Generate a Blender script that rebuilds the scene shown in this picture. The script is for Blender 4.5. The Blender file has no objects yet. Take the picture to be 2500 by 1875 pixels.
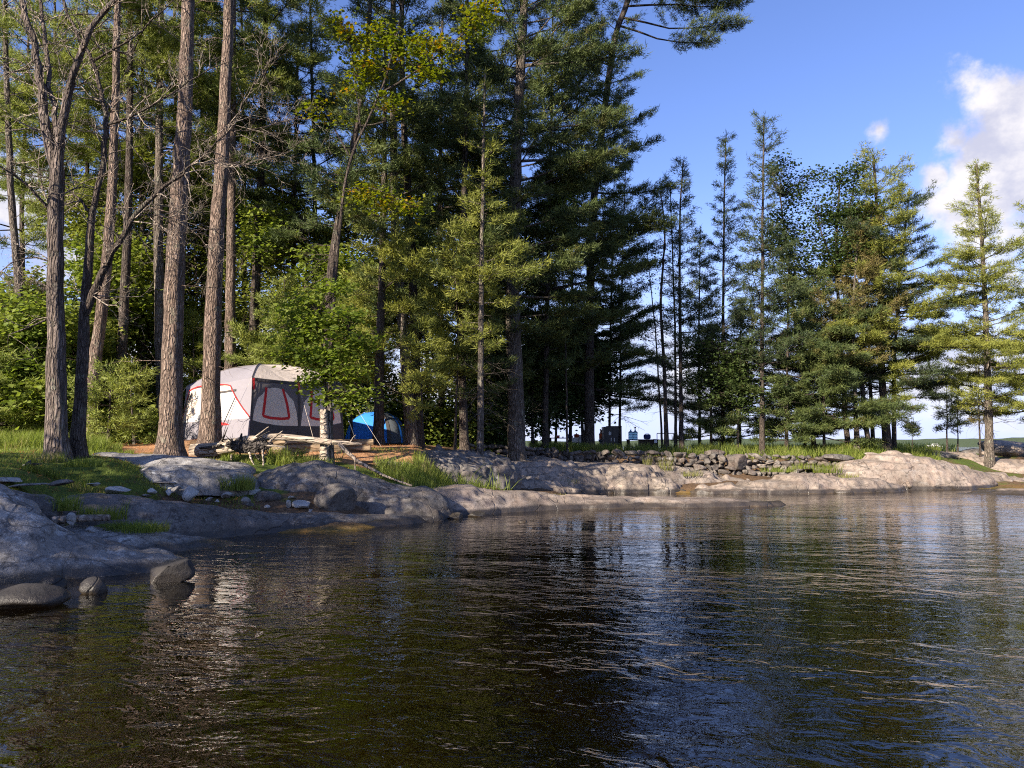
import bpy, math, random
import numpy as np
from mathutils import Vector, Matrix

sc = bpy.context.scene
C = sc.collection
R = math.radians

# ------------------------------------------------------------------ camera
F = 1900.0                      # focal length in photo pixels (photo 2500 wide)
CAMZ = 1.6                      # eye height above the water
PITCH = math.atan(150.5 / F)
cam_d = bpy.data.cameras.new("camera")
cam_d.sensor_width = 36.0
cam_d.lens = 36.0 * F / 2500.0
cam_d.clip_start = 0.1
cam_d.clip_end = 12000.0
cam = bpy.data.objects.new("camera", cam_d)
cam.location = (0, 0, CAMZ)
cam.rotation_euler = (R(90) + PITCH, 0, 0)
C.objects.link(cam)
sc.camera = cam

# ------------------------------------------------------------------ light
SUN_AZ = (-0.67, -0.74)         # horizontal direction towards the sun
SUN_EL = R(25)
_n = math.hypot(*SUN_AZ)
SUN = Vector((SUN_AZ[0] / _n * math.cos(SUN_EL), SUN_AZ[1] / _n * math.cos(SUN_EL), math.sin(SUN_EL)))
sun_d = bpy.data.lights.new("sun", 'SUN')
sun_d.energy = 4.9
sun_d.angle = R(0.5)
sun_d.color = (1.0, 0.88, 0.72)
sun = bpy.data.objects.new("sun", sun_d)
sun.rotation_euler = SUN.to_track_quat('Z', 'Y').to_euler()
sun.location = SUN * 60
C.objects.link(sun)

sc.view_settings.view_transform = 'Standard'
sc.view_settings.look = 'None'
sc.view_settings.gamma = 1
sc.view_settings.exposure = 1.42
sc.render.engine = 'CYCLES'
sc.cycles.max_bounces = 6
sc.cycles.diffuse_bounces = 3
sc.cycles.glossy_bounces = 3
sc.cycles.transmission_bounces = 3
sc.cycles.transparent_max_bounces = 8
sc.cycles.volume_bounces = 0
sc.cycles.use_denoising = False
sc.cycles.filter_width = 1.1
sc.cycles.sample_clamp_indirect = 6.0
sc.cycles.caustics_reflective = False
sc.cycles.caustics_refractive = False

def ray(px, py):
    cx, cy = (px - 1250) / F, (937.5 - py) / F
    return Vector((cx, math.cos(PITCH) - cy * math.sin(PITCH), math.sin(PITCH) + cy * math.cos(PITCH)))

def at(px, py, Y):
    r = ray(px, py)
    t = Y / r.y
    return Vector((r.x * t, Y, CAMZ + r.z * t))

# ------------------------------------------------------------------ node helpers
class NT:
    def __init__(s, tree):
        s.t = tree; s.t.nodes.clear(); s.L = tree.links
    def n(s, typ, **kw):
        nd = s.t.nodes.new(typ)
        for k, v in kw.items():
            setattr(nd, k, v)
        return nd
    def put(s, sock, v):
        if v is None: return
        if hasattr(v, 'is_linked'): s.L.new(v, sock)
        elif isinstance(v, (tuple, list)) and len(v) == 3 and sock.type == 'RGBA': sock.default_value = (*v, 1)
        else: sock.default_value = v
    def m(s, op, a, b=None, c=None, clamp=False):
        nd = s.n('ShaderNodeMath', operation=op); nd.use_clamp = clamp
        s.put(nd.inputs[0], a); s.put(nd.inputs[1], b); s.put(nd.inputs[2], c)
        return nd.outputs[0]
    def v(s, op, a, b=None, sc_=None):
        nd = s.n('ShaderNodeVectorMath', operation=op)
        s.put(nd.inputs[0], a); s.put(nd.inputs[1], b)
        if sc_ is not None: s.put(nd.inputs['Scale'], sc_)
        return nd.outputs['Value'] if op in ('LENGTH', 'DOT_PRODUCT', 'DISTANCE') else nd.outputs[0]
    def noise(s, vec, scale, detail=4, rough=0.55, dist=0.0):
        nd = s.n('ShaderNodeTexNoise')
        s.put(nd.inputs['Vector'], vec); nd.inputs['Scale'].default_value = scale
        nd.inputs['Detail'].default_value = detail; nd.inputs['Roughness'].default_value = rough
        nd.inputs['Distortion'].default_value = dist
        return nd.outputs[0]
    def vor(s, vec, scale, feature='F1', out='Distance'):
        nd = s.n('ShaderNodeTexVoronoi', feature=feature)
        s.put(nd.inputs['Vector'], vec); nd.inputs['Scale'].default_value = scale
        return nd.outputs[out]
    def ramp(s, fac, a, b, smooth=False):
        nd = s.n('ShaderNodeMapRange'); nd.clamp = True
        if smooth: nd.interpolation_type = 'SMOOTHSTEP'
        s.put(nd.inputs[0], fac); nd.inputs[1].default_value = a; nd.inputs[2].default_value = b
        return nd.outputs[0]
    def mix(s, f, a, b):
        nd = s.n('ShaderNodeMix', data_type='RGBA')
        s.put(nd.inputs[0], f); s.put(nd.inputs[6], a); s.put(nd.inputs[7], b)
        return nd.outputs[2]
    def map(s, vec, scale=(1, 1, 1), loc=(0, 0, 0), rot=(0, 0, 0)):
        nd = s.n('ShaderNodeMapping')
        s.put(nd.inputs[0], vec)
        nd.inputs[1].default_value = loc; nd.inputs[2].default_value = rot; nd.inputs[3].default_value = scale
        return nd.outputs[0]
    def bump(s, h, strength=0.5, dist=0.02, normal=None):
        nd = s.n('ShaderNodeBump'); s.put(nd.inputs['Height'], h)
        nd.inputs['Strength'].default_value = strength; nd.inputs['Distance'].default_value = dist
        if normal is not None: s.put(nd.inputs['Normal'], normal)
        return nd.outputs[0]
    def obj(s): return s.n('ShaderNodeTexCoord').outputs['Object']
    def pos(s): return s.n('ShaderNodeNewGeometry').outputs['Position']
    def attr(s, name, out='Fac'):
        return s.n('ShaderNodeAttribute', attribute_name=name).outputs[out]
    def out(s, sh, vol=None):
        o = s.n('ShaderNodeOutputMaterial'); s.L.new(sh, o.inputs[0])
        if vol: s.L.new(vol, o.inputs[1])
    def pbr(s, col, rough=0.8, normal=None, spec=0.3, **kw):
        b = s.n('ShaderNodeBsdfPrincipled')
        s.put(b.inputs['Base Color'], col); s.put(b.inputs['Roughness'], rough)
        b.inputs['Specular IOR Level'].default_value = spec
        if normal is not None: s.put(b.inputs['Normal'], normal)
        for k, v in kw.items(): s.put(b.inputs[k.replace('_', ' ')], v)
        return b.outputs[0]

def newmat(name):
    m = bpy.data.materials.new(name); m.use_nodes = True
    return m, NT(m.node_tree)

# ------------------------------------------------------------------ world: nishita sky with a few cumulus clouds
w = bpy.data.worlds.new("World"); sc.world = w; w.use_nodes = True
N = NT(w.node_tree)
sky = N.n('ShaderNodeTexSky', sky_type='NISHITA')
sky.sun_disc = False
sky.sun_elevation = SUN_EL
sky.sun_rotation = math.atan2(SUN.x, SUN.y)
sky.altitude = 300; sky.air_density = 1.0; sky.dust_density = 0.35; sky.ozone_density = 2.2
skyc = N.mix(1.0, (0, 0, 0), sky.outputs[0])
hs = N.n('ShaderNodeHueSaturation'); hs.inputs['Saturation'].default_value = 1.08; hs.inputs['Value'].default_value = 1.0
N.put(hs.inputs['Color'], sky.outputs[0])
dirv = N.n('ShaderNodeTexCoord').outputs['Generated']
wn = N.noise(dirv, 9.0, 7, 0.6)
wn2 = N.noise(N.map(dirv, (1, 1, 2.2), (3, 1, 7)), 5.5, 7, 0.62)
blob = None
for (px, py, r, k) in [(2480, 265, 120, 1.0), (2410, 415, 135, 1.0), (2540, 430, 220, 1.1), (2325, 345, 62, .8),
                       (2290, 430, 48, .85), (2150, 318, 40, .85), (2450, 560, 120, .8), (2650, 330, 230, 1.0),
                       (90, 480, 150, .75), (180, 600, 120, .6), (-300, 300, 300, .9), (3100, 500, 300, .9)]:
    d = ray(px, py).normalized()
    dist = N.v('DISTANCE', dirv, tuple(d))
    b = N.m('MULTIPLY', N.m('SUBTRACT', 1.0, N.m('DIVIDE', dist, r / F)), k)
    blob = b if blob is None else N.m('MAXIMUM', blob, b)
cov = N.m('ADD', N.m('MULTIPLY', blob, 1.0), N.m('MULTIPLY', N.m('SUBTRACT', wn, 0.5), 3.0))
cov = N.ramp(cov, 0.12, 0.62, True)
# low bank of cloud near the horizon
sep = N.n('ShaderNodeSeparateXYZ'); N.put(sep.inputs[0], dirv)
band = N.m('SUBTRACT', 1.0, N.m('DIVIDE', N.m('ABSOLUTE', N.m('SUBTRACT', sep.outputs[2], 0.085)), 0.115))
low = N.ramp(N.m('ADD', N.m('MULTIPLY', band, .55), N.m('MULTIPLY', N.m('SUBTRACT', wn2, 0.5), 2.2)), 0.12, 0.75, True)
low = N.m('MULTIPLY', low, .85)
tint = N.v('MULTIPLY', hs.outputs[0], (1.10, 1.0, 1.30))
hz = N.m('SUBTRACT', 1.0, N.ramp(sep.outputs[2], -.02, .34, True))
skyfin = N.mix(N.m('MULTIPLY', hz, .9), tint, (3.6, 4.4, 7.0))
cover = N.m('MAXIMUM', N.m('MULTIPLY', cov, .97), low)
shade = N.ramp(N.noise(N.map(dirv, (1, 1, 1.3), (.012, .01, -.02)), 15.0, 5, 0.6), 0.35, 0.65, True)
ccol = N.mix(shade, (0.62, 0.63, 0.78), (1.0, 0.96, 0.97))
bg1 = N.n('ShaderNodeBackground'); N.put(bg1.inputs[0], skyfin); bg1.inputs[1].default_value = 0.070
bg2 = N.n('ShaderNodeBackground'); N.put(bg2.inputs[0], ccol); bg2.inputs[1].default_value = 0.40
ms = N.n('ShaderNodeMixShader'); N.put(ms.inputs[0], cover)
N.L.new(bg1.outputs[0], ms.inputs[1]); N.L.new(bg2.outputs[0], ms.inputs[2])
wo = N.n('ShaderNodeOutputWorld'); N.L.new(ms.outputs[0], wo.inputs[0])

# ------------------------------------------------------------------ numpy noise
def _hash(ix, iy, iz, seed):
    h = (ix * 374761393 + iy * 668265263 + iz * 2147483647 + seed * 1274126177) & 0xFFFFFFFF
    h = ((h ^ (h >> 13)) * 1274126177) & 0xFFFFFFFF
    return ((h ^ (h >> 16)) & 0xFFFFFF) / float(0xFFFFFF)

def vnoise(P, seed=0):
    P = np.asarray(P, float)
    I = np.floor(P).astype(np.int64); f = P - I; f = f * f * (3 - 2 * f)
    r = 0
    for dx in (0, 1):
        for dy in (0, 1):
            for dz in (0, 1):
                wgt = (f[:, 0] if dx else 1 - f[:, 0]) * (f[:, 1] if dy else 1 - f[:, 1]) * (f[:, 2] if dz else 1 - f[:, 2])
                r = r + wgt * _hash(I[:, 0] + dx, I[:, 1] + dy, I[:, 2] + dz, seed)
    return r * 2 - 1

def fbm(P, scale, oct_=4, seed=0, gain=0.5):
    a, s, r = 1.0, scale, 0
    for o in range(oct_):
        r = r + a * vnoise(np.asarray(P) * s + 17.3 * o, seed + o); a *= gain; s *= 2.03
    return r

# ------------------------------------------------------------------ object helpers
class MB:
    """collects vertices and faces, then links them as ONE mesh object"""
    def __init__(s):
        s.V = []; s.n = 0; s.lv = []; s.lt = []; s.mi = []; s.at = []
    def add(s, V, Fc, mat=0, rnd=0.5):
        V = np.asarray(V, np.float32).reshape(-1, 3)
        Fc = np.asarray(Fc, np.int64)
        s.V.append(V); s.lv.append((Fc + s.n).ravel()); s.lt.append(np.full(len(Fc), Fc.shape[1], np.int32))
        s.mi.append(np.full(len(Fc), mat, np.int32))
        s.at.append(np.broadcast_to(np.asarray(rnd, np.float32), (len(V),)))
        s.n += len(V)
    def poly(s, V, mat=0, rnd=0.5):
        s.add(V, [list(range(len(V)))], mat, rnd)
    def box(s, c, size, rot=None, mat=0, taper=1.0, rnd=0.5):
        x, y, z = [k / 2 for k in size]
        V = [Vector((sx * x * (taper if sz > 0 else 1), sy * y * (taper if sz > 0 else 1), sz * z)) for sz in (-1, 1) for sy in (-1, 1) for sx in (-1, 1)]
        if rot is not None: V = [rot @ v for v in V]
        V = [v + Vector(c) for v in V]
        s.add(V, [[0, 2, 3, 1], [4, 5, 7, 6], [0, 1, 5, 4], [2, 6, 7, 3], [0, 4, 6, 2], [1, 3, 7, 5]], mat, rnd)
    def tube(s, pts, rad, sides=6, mat=0, cap=True, rough=0.0, seed=0, rnd=0.5):
        P = np.array([tuple(p) for p in pts], float); n = len(P)
        rad = np.broadcast_to(np.asarray(rad, float), (n,))
        T = np.gradient(P, axis=0); T /= np.linalg.norm(T, axis=1)[:, None] + 1e-9
        a = np.array([0, 0, 1.0]) if abs(T[0][2]) < 0.9 else np.array([1.0, 0, 0])
        U = np.zeros_like(P); u = np.cross(T[0], a); u /= np.linalg.norm(u)
        for i in range(n):
            u = u - T[i] * np.dot(u, T[i]); u /= np.linalg.norm(u) + 1e-9; U[i] = u
        W = np.cross(T, U)
        th = np.arange(sides) * 2 * math.pi / sides
        rr = np.ones((n, sides))
        if rough > 0:
            q = np.stack([np.cos(th)[None, :] * 2.2 + 0 * P[:, :1], np.sin(th)[None, :] * 2.2 + 0 * P[:, :1], P[:, 2:3] * 1.3 + P[:, :1] + 0 * th[None, :]], -1).reshape(-1, 3)
            rr = 1 + rough * fbm(q, 1.0, 3, seed).reshape(n, sides)
        V = P[:, None, :] + (rad[:, None] * rr)[..., None] * (np.cos(th)[None, :, None] * U[:, None, :] + np.sin(th)[None, :, None] * W[:, None, :])
        i = np.arange(n - 1)[:, None] * sides; j = np.arange(sides)[None, :]; k = (j + 1) % sides
        Fq = np.stack([i + j, i + k, i + sides + k, i + sides + j], -1).reshape(-1, 4)
        s.add(V.reshape(-1, 3), Fq, mat, rnd)
        if cap:
            base = V.reshape(-1, 3)
            s.poly(base[:sides][::-1], mat, rnd); s.poly(base[-sides:], mat, rnd)
    def build(s, name, mats, parent=None, loc=None, smooth=True):
        if not isinstance(mats, (list, tuple)): mats = [mats]
        me = bpy.data.meshes.new(name)
        V = np.concatenate(s.V); off = Vector((0, 0, 0))
        if parent is not None: off = parent.matrix_world_off if hasattr(parent, 'matrix_world_off') else Vector(OFF[parent.name])
        elif loc is not None: off = Vector(loc)
        V = V - np.array(off, np.float32)
        lv = np.concatenate(s.lv).astype(np.int32); lt = np.concatenate(s.lt)
        me.vertices.add(len(V)); me.vertices.foreach_set('co', V.ravel())
        me.loops.add(len(lv)); me.loops.foreach_set('vertex_index', lv)
        me.polygons.add(len(lt))
        ls = np.concatenate([[0], np.cumsum(lt)[:-1]]).astype(np.int32)
        me.polygons.foreach_set('loop_start', ls); me.polygons.foreach_set('loop_total', lt)
        me.polygons.foreach_set('material_index', np.concatenate(s.mi))
        me.polygons.foreach_set('use_smooth', np.full(len(lt), smooth))
        at_ = me.attributes.new('rnd', 'FLOAT', 'POINT'); at_.data.foreach_set('value', np.concatenate(s.at))
        for m in mats: me.materials.append(m)
        me.update(calc_edges=True); me.validate()
        o = bpy.data.objects.new(name, me); C.objects.link(o)
        if parent is not None:
            o.parent = parent; OFF[o.name] = tuple(OFF[parent.name])
        else:
            o.location = off; OFF[o.name] = tuple(off)
        return o

OFF = {}
def thing(name, label, cat, loc, group=None):
    o = bpy.data.objects.new(name, None); C.objects.link(o)
    o.empty_display_size = 0.2
    o.location = loc; OFF[o.name] = tuple(loc)
    o['label'] = label; o['category'] = cat
    if group: o['group'] = group
    return o
def tag(o, label, cat, group=None, kind=None):
    o['label'] = label; o['category'] = cat
    if group: o['group'] = group
    if kind: o['kind'] = kind
    return o
def struct(o):
    o['kind'] = 'structure'; return o

# ------------------------------------------------------------------ terrain height
COLS = {
 -900: [(0,-1.1),(5,-.7),(6.5,-.2),(8,.3),(10,.9),(12,1.3),(16,1.5),(30,1.65),(60,1.3),(85,-.6)],
 -200: [(0,-1.1),(7,-.6),(9,-.15),(10,.1),(11.5,.5),(12.5,1.0),(13.5,1.25),(16,1.45),(20,1.5),(30,1.65),(60,1.3),(85,-.6)],
 0:    [(0,-1.1),(6.5,-.7),(9,-.25),(10,.1),(11.5,.55),(12.5,1.08),(13.5,1.28),(15,1.42),(20,1.5),(30,1.65),(60,1.3),(85,-.6)],
 250:  [(0,-1.1),(7,-.6),(9,-.28),(11,-.12),(12,.15),(13,.5),(14,.76),(14.7,1.0),(15.3,1.28),(18,1.45),(22,1.6),(30,1.7),(60,1.3),(85,-.6)],
 500:  [(0,-1.1),(7.5,-.7),(11,-.35),(12.5,-.18),(14,-.08),(14.6,.1),(15.5,.5),(16.2,.72),(16.9,1.0),(17.5,1.2),(18.5,1.34),(20.5,1.5),(21,1.74),(25,1.78),(30,1.75),(60,1.3),(85,-.6)],
 750:  [(0,-1.1),(8,-.75),(12,-.35),(13.2,-.16),(14.3,-.08),(15,.1),(16.5,.7),(18,1.05),(19,1.22),(20.3,1.36),(20.7,1.45),(24,1.72),(30,1.75),(60,1.3),(85,-.6)],
 1000: [(0,-1.1),(8,-.8),(13,-.4),(15,-.16),(16.3,-.1),(17,.05),(18,.55),(19,.85),(20,1.1),(21,1.35),(24,1.6),(30,1.7),(60,1.3),(85,-.6)],
 1150: [(0,-1.1),(8,-.8),(14,-.5),(18,-.25),(19,.1),(21,.4),(23,.75),(25,1.15),(27,1.45),(30,1.6),(60,1.35),(85,-.6)],
 1300: [(0,-1.2),(8,-.9),(15,-.6),(19,-.3),(22,.05),(25,.35),(27.5,.7),(29.2,.95),(30.2,1.32),(33,1.45),(40,1.35),(60,1.1),(85,-.6)],
 1500: [(0,-1.2),(9,-1),(16,-.7),(20,-.5),(25,-.45),(27.2,-.1),(28,.3),(29.9,.75),(30.5,1.25),(33,1.38),(40,1.3),(60,1.1),(85,-.6)],
 1700: [(0,-1.2),(9,-1),(16,-.8),(24,-.6),(26,-.15),(27,.2),(29.9,.5),(30.6,1.15),(33,1.32),(40,1.25),(60,1.1),(85,-.6)],
 2000: [(0,-1.2),(9,-1),(16,-.9),(24,-.6),(26,-.15),(27,.15),(30.1,.42),(30.8,1.0),(33,1.3),(40,1.25),(60,1.1),(85,-.6)],
 2250: [(0,-1.2),(9,-1),(16,-.9),(25,-.6),(28,-.2),(30,.2),(31.5,.8),(33,1.15),(36,1.3),(48,1.3),(60,.5),(75,-.6)],
 2500: [(0,-1.2),(9,-1),(16,-.9),(25,-.5),(28,-.25),(30,.1),(33,.6),(36,1.15),(42,1.3),(50,1.2),(60,.3),(75,-.6)],
 3300: [(0,-1.2),(9,-1),(16,-.9),(25,-.6),(29,-.3),(32,.2),(36,.9),(42,1.2),(50,1.0),(60,.2),(70,-.6)],
 5200: [(0,-1.2),(9,-1),(16,-1),(26,-.8),(33,-.6),(40,-.3),(50,-.3),(60,-.6),(70,-.8)],
}
_ck = sorted(COLS)
def H(x, y):
    x = np.atleast_1d(np.asarray(x, float)); y = np.atleast_1d(np.asarray(y, float))
    yy = np.maximum(y, 1.5)
    c = np.clip(1250 + F * x / yy, _ck[0], _ck[-1] - 1)
    # the profiles were taken along constant depth
    tab = np.stack([np.interp(yy, [p[0] for p in COLS[k]], [p[1] for p in COLS[k]]) for k in _ck])
    idx = np.clip(np.searchsorted(_ck, c, 'right') - 1, 0, len(_ck) - 2)
    ck = np.array(_ck, float)
    t = (c - ck[idx]) / (ck[idx + 1] - ck[idx]); t = t * t * (3 - 2 * t)
    ar = np.arange(len(c))
    h = tab[idx, ar] * (1 - t) + tab[idx + 1, ar] * t
    hl = np.interp(-x, [6.5, 8.5, 10.5, 13, 60], [-1.1, -.4, .5, 1.3, 1.5])
    far = np.clip((y - 6) / 5, 0, 1)
    h = np.maximum(h, np.where(y < 11, hl * (1 - far) + h * far, h))
    P = np.stack([x, y, 0 * x], 1)
    amp = np.clip((h + .8) * .6, .05, 1)
    return h + amp * (0.07 * fbm(P, .7, 3, 5) + 0.02 * fbm(P, 3.1, 3, 9))
def h1(x, y): return float(H(x, y)[0])
def ground(px, d, dz=0.0):
    """world point on the ground below photo column px at depth d"""
    z = 1.3; x = 0
    for _ in range(4):
        t = (d * math.cos(PITCH) + (z - CAMZ) * math.sin(PITCH))
        x = (px - 1250) / F * t; z = h1(x, d)
    return Vector((x, d, z + dz))

# ------------------------------------------------------------------ materials
def rock_mat(name, c1, c2, lichen=0.4, pink=0.0, dark=0.5):
    m, n = newmat(name)
    p = n.pos()
    a = n.noise(p, 1.1, 7, .68); b = n.noise(p, 6.5, 8, .72); g = n.noise(p, 45, 4, .7)
    col = n.mix(n.ramp(a, .36, .64), c1, c2)
    col = n.mix(n.m('MULTIPLY', n.ramp(b, .50, .60), dark), col, tuple(k * .28 for k in c1))
    li = n.m('MULTIPLY', n.ramp(n.noise(n.map(p, (1, 1, 1.6)), 4.2, 9, .78, .4), .54, .60), n.ramp(n.noise(p, .9, 3), .40, .58))
    col = n.mix(n.m('MULTIPLY', li, lichen), col, (.50, .50, .48))
    if pink: col = n.mix(n.m('MULTIPLY', n.ramp(n.noise(p, 2.3, 5), .45, .7), pink), col, (.36, .21, .15))
    col = n.mix(n.m('MULTIPLY', n.ramp(g, .48, .62), .45), col, tuple(k * .45 for k in c1))
    col = n.mix(n.m('MULTIPLY', n.ramp(n.noise(p, 30, 3, .6), .60, .68), .5 * lichen), col, (.50, .48, .46))
    sep = n.n('ShaderNodeSeparateXYZ'); n.put(sep.inputs[0], p)
    zz = n.m('ADD', sep.outputs[2], n.m('MULTIPLY', n.m('SUBTRACT', n.noise(p, 2.0, 4), .5), .12))
    wet = n.m('SUBTRACT', 1.0, n.ramp(zz, .10, .16))
    under = n.m('SUBTRACT', 1.0, n.ramp(zz, -.12, .02))
    col = n.mix(n.m('MULTIPLY', wet, .85), col, (.022, .019, .016))
    col = n.mix(n.m('MULTIPLY', under, .8), col, (.20, .12, .035))
    k1 = n.ramp(n.m('ABSOLUTE', n.m('SUBTRACT', n.noise(n.map(p, (.5, .5, 1.9), rot=(0, .12, .3)), .55, 3, .5), .5)), .0, .004)
    k2 = n.ramp(n.m('ABSOLUTE', n.m('SUBTRACT', n.noise(n.map(p, (.9, .35, .6), (4, 2, 1), (.2, 0, .9)), .7, 3, .55), .5)), .0, .004)
    crack = n.m('MULTIPLY', k1, k2)
    col = n.mix(n.m('MULTIPLY', n.m('SUBTRACT', 1.0, crack), n.m('MULTIPLY', n.ramp(n.noise(p, .9, 2), .40, .62), .75)), col, (.02, .018, .016))
    st = n.m('MULTIPLY', n.ramp(n.noise(n.map(p, (1, 1, .5)), .8, 5, .65), .44, .60), n.m('SUBTRACT', 1.0, n.ramp(zz, .18, .75)))
    col = n.mix(n.m('MULTIPLY', st, .6), col, (.045, .038, .032))
    streak = 1
    bm = n.bump(n.m('ADD', n.m('MULTIPLY', b, .8), n.m('ADD', n.m('MULTIPLY', g, .25), n.m('MULTIPLY', crack, .5))), .6, .05)
    n.out(n.pbr(col, n.mix(wet, (.8, .8, .8), (.35, .35, .35)), bm, .35))
    return m

def foliage_mat(name, cols, trans=0.35, nscale=.9, extra=None, extra_amt=0.0, rough=.6):
    m, n = newmat(name)
    p = n.pos(); r = n.attr('rnd')
    a = n.noise(p, nscale, 3, .6)
    col = n.mix(n.ramp(a, .38, .62), cols[0], cols[1])
    col = n.mix(n.m('MULTIPLY', n.ramp(r, .0, 1.), .75), col, cols[2])
    if extra: col = n.mix(n.m('MULTIPLY', n.ramp(n.noise(p, 1.7, 2), .56, .66), n.m('MULTIPLY', n.ramp(r, .35, .6), extra_amt)), col, extra)
    d = n.pbr(col, rough, None, .25)
    t = n.n('ShaderNodeBsdfTranslucent'); n.put(t.inputs[0], n.mix(1.0, col, col))
    bright = n.n('ShaderNodeHueSaturation'); bright.inputs['Value'].default_value = 1.5; bright.inputs['Saturation'].default_value = 1.1
    n.put(bright.inputs['Color'], col); n.put(t.inputs[0], bright.outputs[0])
    mx = n.n('ShaderNodeMixShader'); mx.inputs[0].default_value = trans
    n.L.new(d, mx.inputs[1]); n.L.new(t.outputs[0], mx.inputs[2])
    n.out(mx.outputs[0])
    return m

def bark_mat(name, c1, c2, cr, lichen=.25, zs=.2, sc1=14, along_x=False):
    m, n = newmat(name)
    p = n.pos()
    if along_x: p = n.map(n.map(p, (1, 1, 1)), (.13, 1, 1)); zs = 1
    q = n.map(p, (1, 1, zs))
    f = n.noise(q, sc1, 5, .6, .4)
    wq = n.v('ADD', n.map(p, (1, 1, zs * .8)), n.v('SCALE', n.n('ShaderNodeTexNoise').outputs[1], None, .0))
    dn = n.n('ShaderNodeTexNoise'); n.put(dn.inputs['Vector'], n.map(p, (1, 1, .5))); dn.inputs['Scale'].default_value = 7; dn.inputs['Detail'].default_value = 4
    wq = n.v('ADD', wq, n.v('SCALE', dn.outputs[1], None, .10))
    v = n.vor(wq, sc1 * 1.5, 'DISTANCE_TO_EDGE')
    ed = n.ramp(v, .0, .25)
    col = n.mix(n.ramp(f, .35, .65), c1, c2)
    col = n.mix(n.m('MULTIPLY', n.m('SUBTRACT', 1.0, ed), .6), col, cr)
    li = n.ramp(n.noise(p, 3.1, 6, .7), .56, .66)
    col = n.mix(n.m('MULTIPLY', li, lichen), col, (.27, .30, .22))
    col = n.mix(n.m('MULTIPLY', n.ramp(n.noise(n.map(p, (1, 1, .6)), 1.4, 4, .6), .5, .7), .45), col, cr)
    hgt = n.m('ADD', n.m('MULTIPLY', ed, .6), n.m('MULTIPLY', f, .6))
    n.out(n.pbr(col, .9, n.bump(hgt, 1.0, .08), .15))
    return m

def plain(name, col, rough=.6, spec=.3, var=.12, scale=3.0, bumpy=0.0, **kw):
    m, n = newmat(name)
    p = n.obj(); f = n.noise(p, scale, 4)
    c = n.mix(n.ramp(f, .3, .7), tuple(k * (1 - var) for k in col), tuple(min(1, k * (1 + var)) for k in col))
    nb = n.bump(n.noise(p, scale * 6, 4), bumpy, .01) if bumpy else None
    n.out(n.pbr(c, rough, nb, spec, **kw)); return m

M = {}
M['rock_grey'] = rock_mat('granite_grey', (.15, .14, .13), (.33, .31, .285), .95, 0, .8)
M['rock_blue'] = rock_mat('granite_dark_grey', (.085, .078, .070), (.175, .16, .145), .4, .12, .8)
M['rock_pink'] = rock_mat('granite_pink', (.20, .16, .13), (.35, .29, .24), .30, .2, .6)
M['rock_tan'] = rock_mat('granite_tan', (.20, .165, .135), (.38, .315, .255), .35, .15, .75)
M['stone_wall'] = rock_mat('field_stone', (.08, .07, .062), (.20, .175, .15), .3, .15, .85)
M['pine_lit'] = foliage_mat('pine_needles_lit', [(.20, .235, .05), (.31, .33, .07), (.12, .16, .04)], .30)  # needle colour lightened to carry the sunlight on the left crowns
M['pine_dark'] = foliage_mat('pine_needles_shaded', [(.07, .10, .032), (.15, .18, .045), (.04, .065, .026)], .22, extra=(.16, .12, .03), extra_amt=.5)  # darker needle copy with the shade of the dense crowns in its colour
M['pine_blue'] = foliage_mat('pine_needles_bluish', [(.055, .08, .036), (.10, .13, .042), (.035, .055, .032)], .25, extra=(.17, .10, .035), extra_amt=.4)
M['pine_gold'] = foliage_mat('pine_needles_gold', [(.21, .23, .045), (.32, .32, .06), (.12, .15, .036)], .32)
M['pine_rust'] = foliage_mat('rusty_cones_and_needles', [(.16, .14, .045), (.10, .13, .03), (.21, .15, .065)], .25, 2.0)
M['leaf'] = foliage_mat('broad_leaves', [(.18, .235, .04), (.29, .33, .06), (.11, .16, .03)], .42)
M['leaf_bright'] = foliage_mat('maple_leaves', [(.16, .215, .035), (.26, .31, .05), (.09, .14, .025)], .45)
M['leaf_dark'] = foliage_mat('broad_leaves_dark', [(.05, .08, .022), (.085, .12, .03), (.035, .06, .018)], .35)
M['leaf_autumn'] = foliage_mat('turning_leaves', [(.13, .17, .02), (.22, .22, .02), (.11, .15, .02)], .45, 1.2, extra=(.50, .20, .02), extra_amt=.55)
M['leaf_gold'] = foliage_mat('leaf_olive', [(.19, .22, .045), (.28, .30, .06), (.13, .165, .035)], .4)
M['grass'] = foliage_mat('grass_blades', [(.17, .22, .04), (.26, .30, .06), (.11, .15, .03)], .40, .8, extra=(.34, .27, .12), extra_amt=.7)
M['grass_dry'] = foliage_mat('dry_grass', [(.20, .22, .06), (.16, .20, .05), (.30, .26, .11)], .35, .8)
M['dead_leaf'] = foliage_mat('dead_leaves', [(.35, .14, .04), (.45, .20, .06), (.28, .12, .05)], .35, 2)
M['bark_warm'] = bark_mat('pine_bark', (.19, .135, .105), (.33, .25, .20), (.04, .028, .022), .35)
M['bark_grey'] = bark_mat('pine_bark_grey', (.14, .115, .095), (.26, .22, .18), (.035, .028, .022), .5)
M['bark_dark'] = bark_mat('bark_dark', (.085, .068, .055), (.15, .12, .10), (.03, .022, .02), .25)
M['bark_oak'] = bark_mat('oak_bark', (.12, .095, .08), (.24, .195, .17), (.03, .024, .02), .35, .12, 12)
M['twig'] = bark_mat('bare_twigs', (.27, .22, .18), (.40, .34, .28), (.12, .09, .07), .3, .5, 6)
M['twig_dark'] = bark_mat('dark_twigs', (.07, .055, .045), (.12, .095, .08), (.03, .025, .02), .2, .5, 6)
M['drift'] = bark_mat('bleached_driftwood', (.36, .29, .22), (.52, .44, .35), (.22, .175, .135), 0, .9, 9, True)
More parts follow.
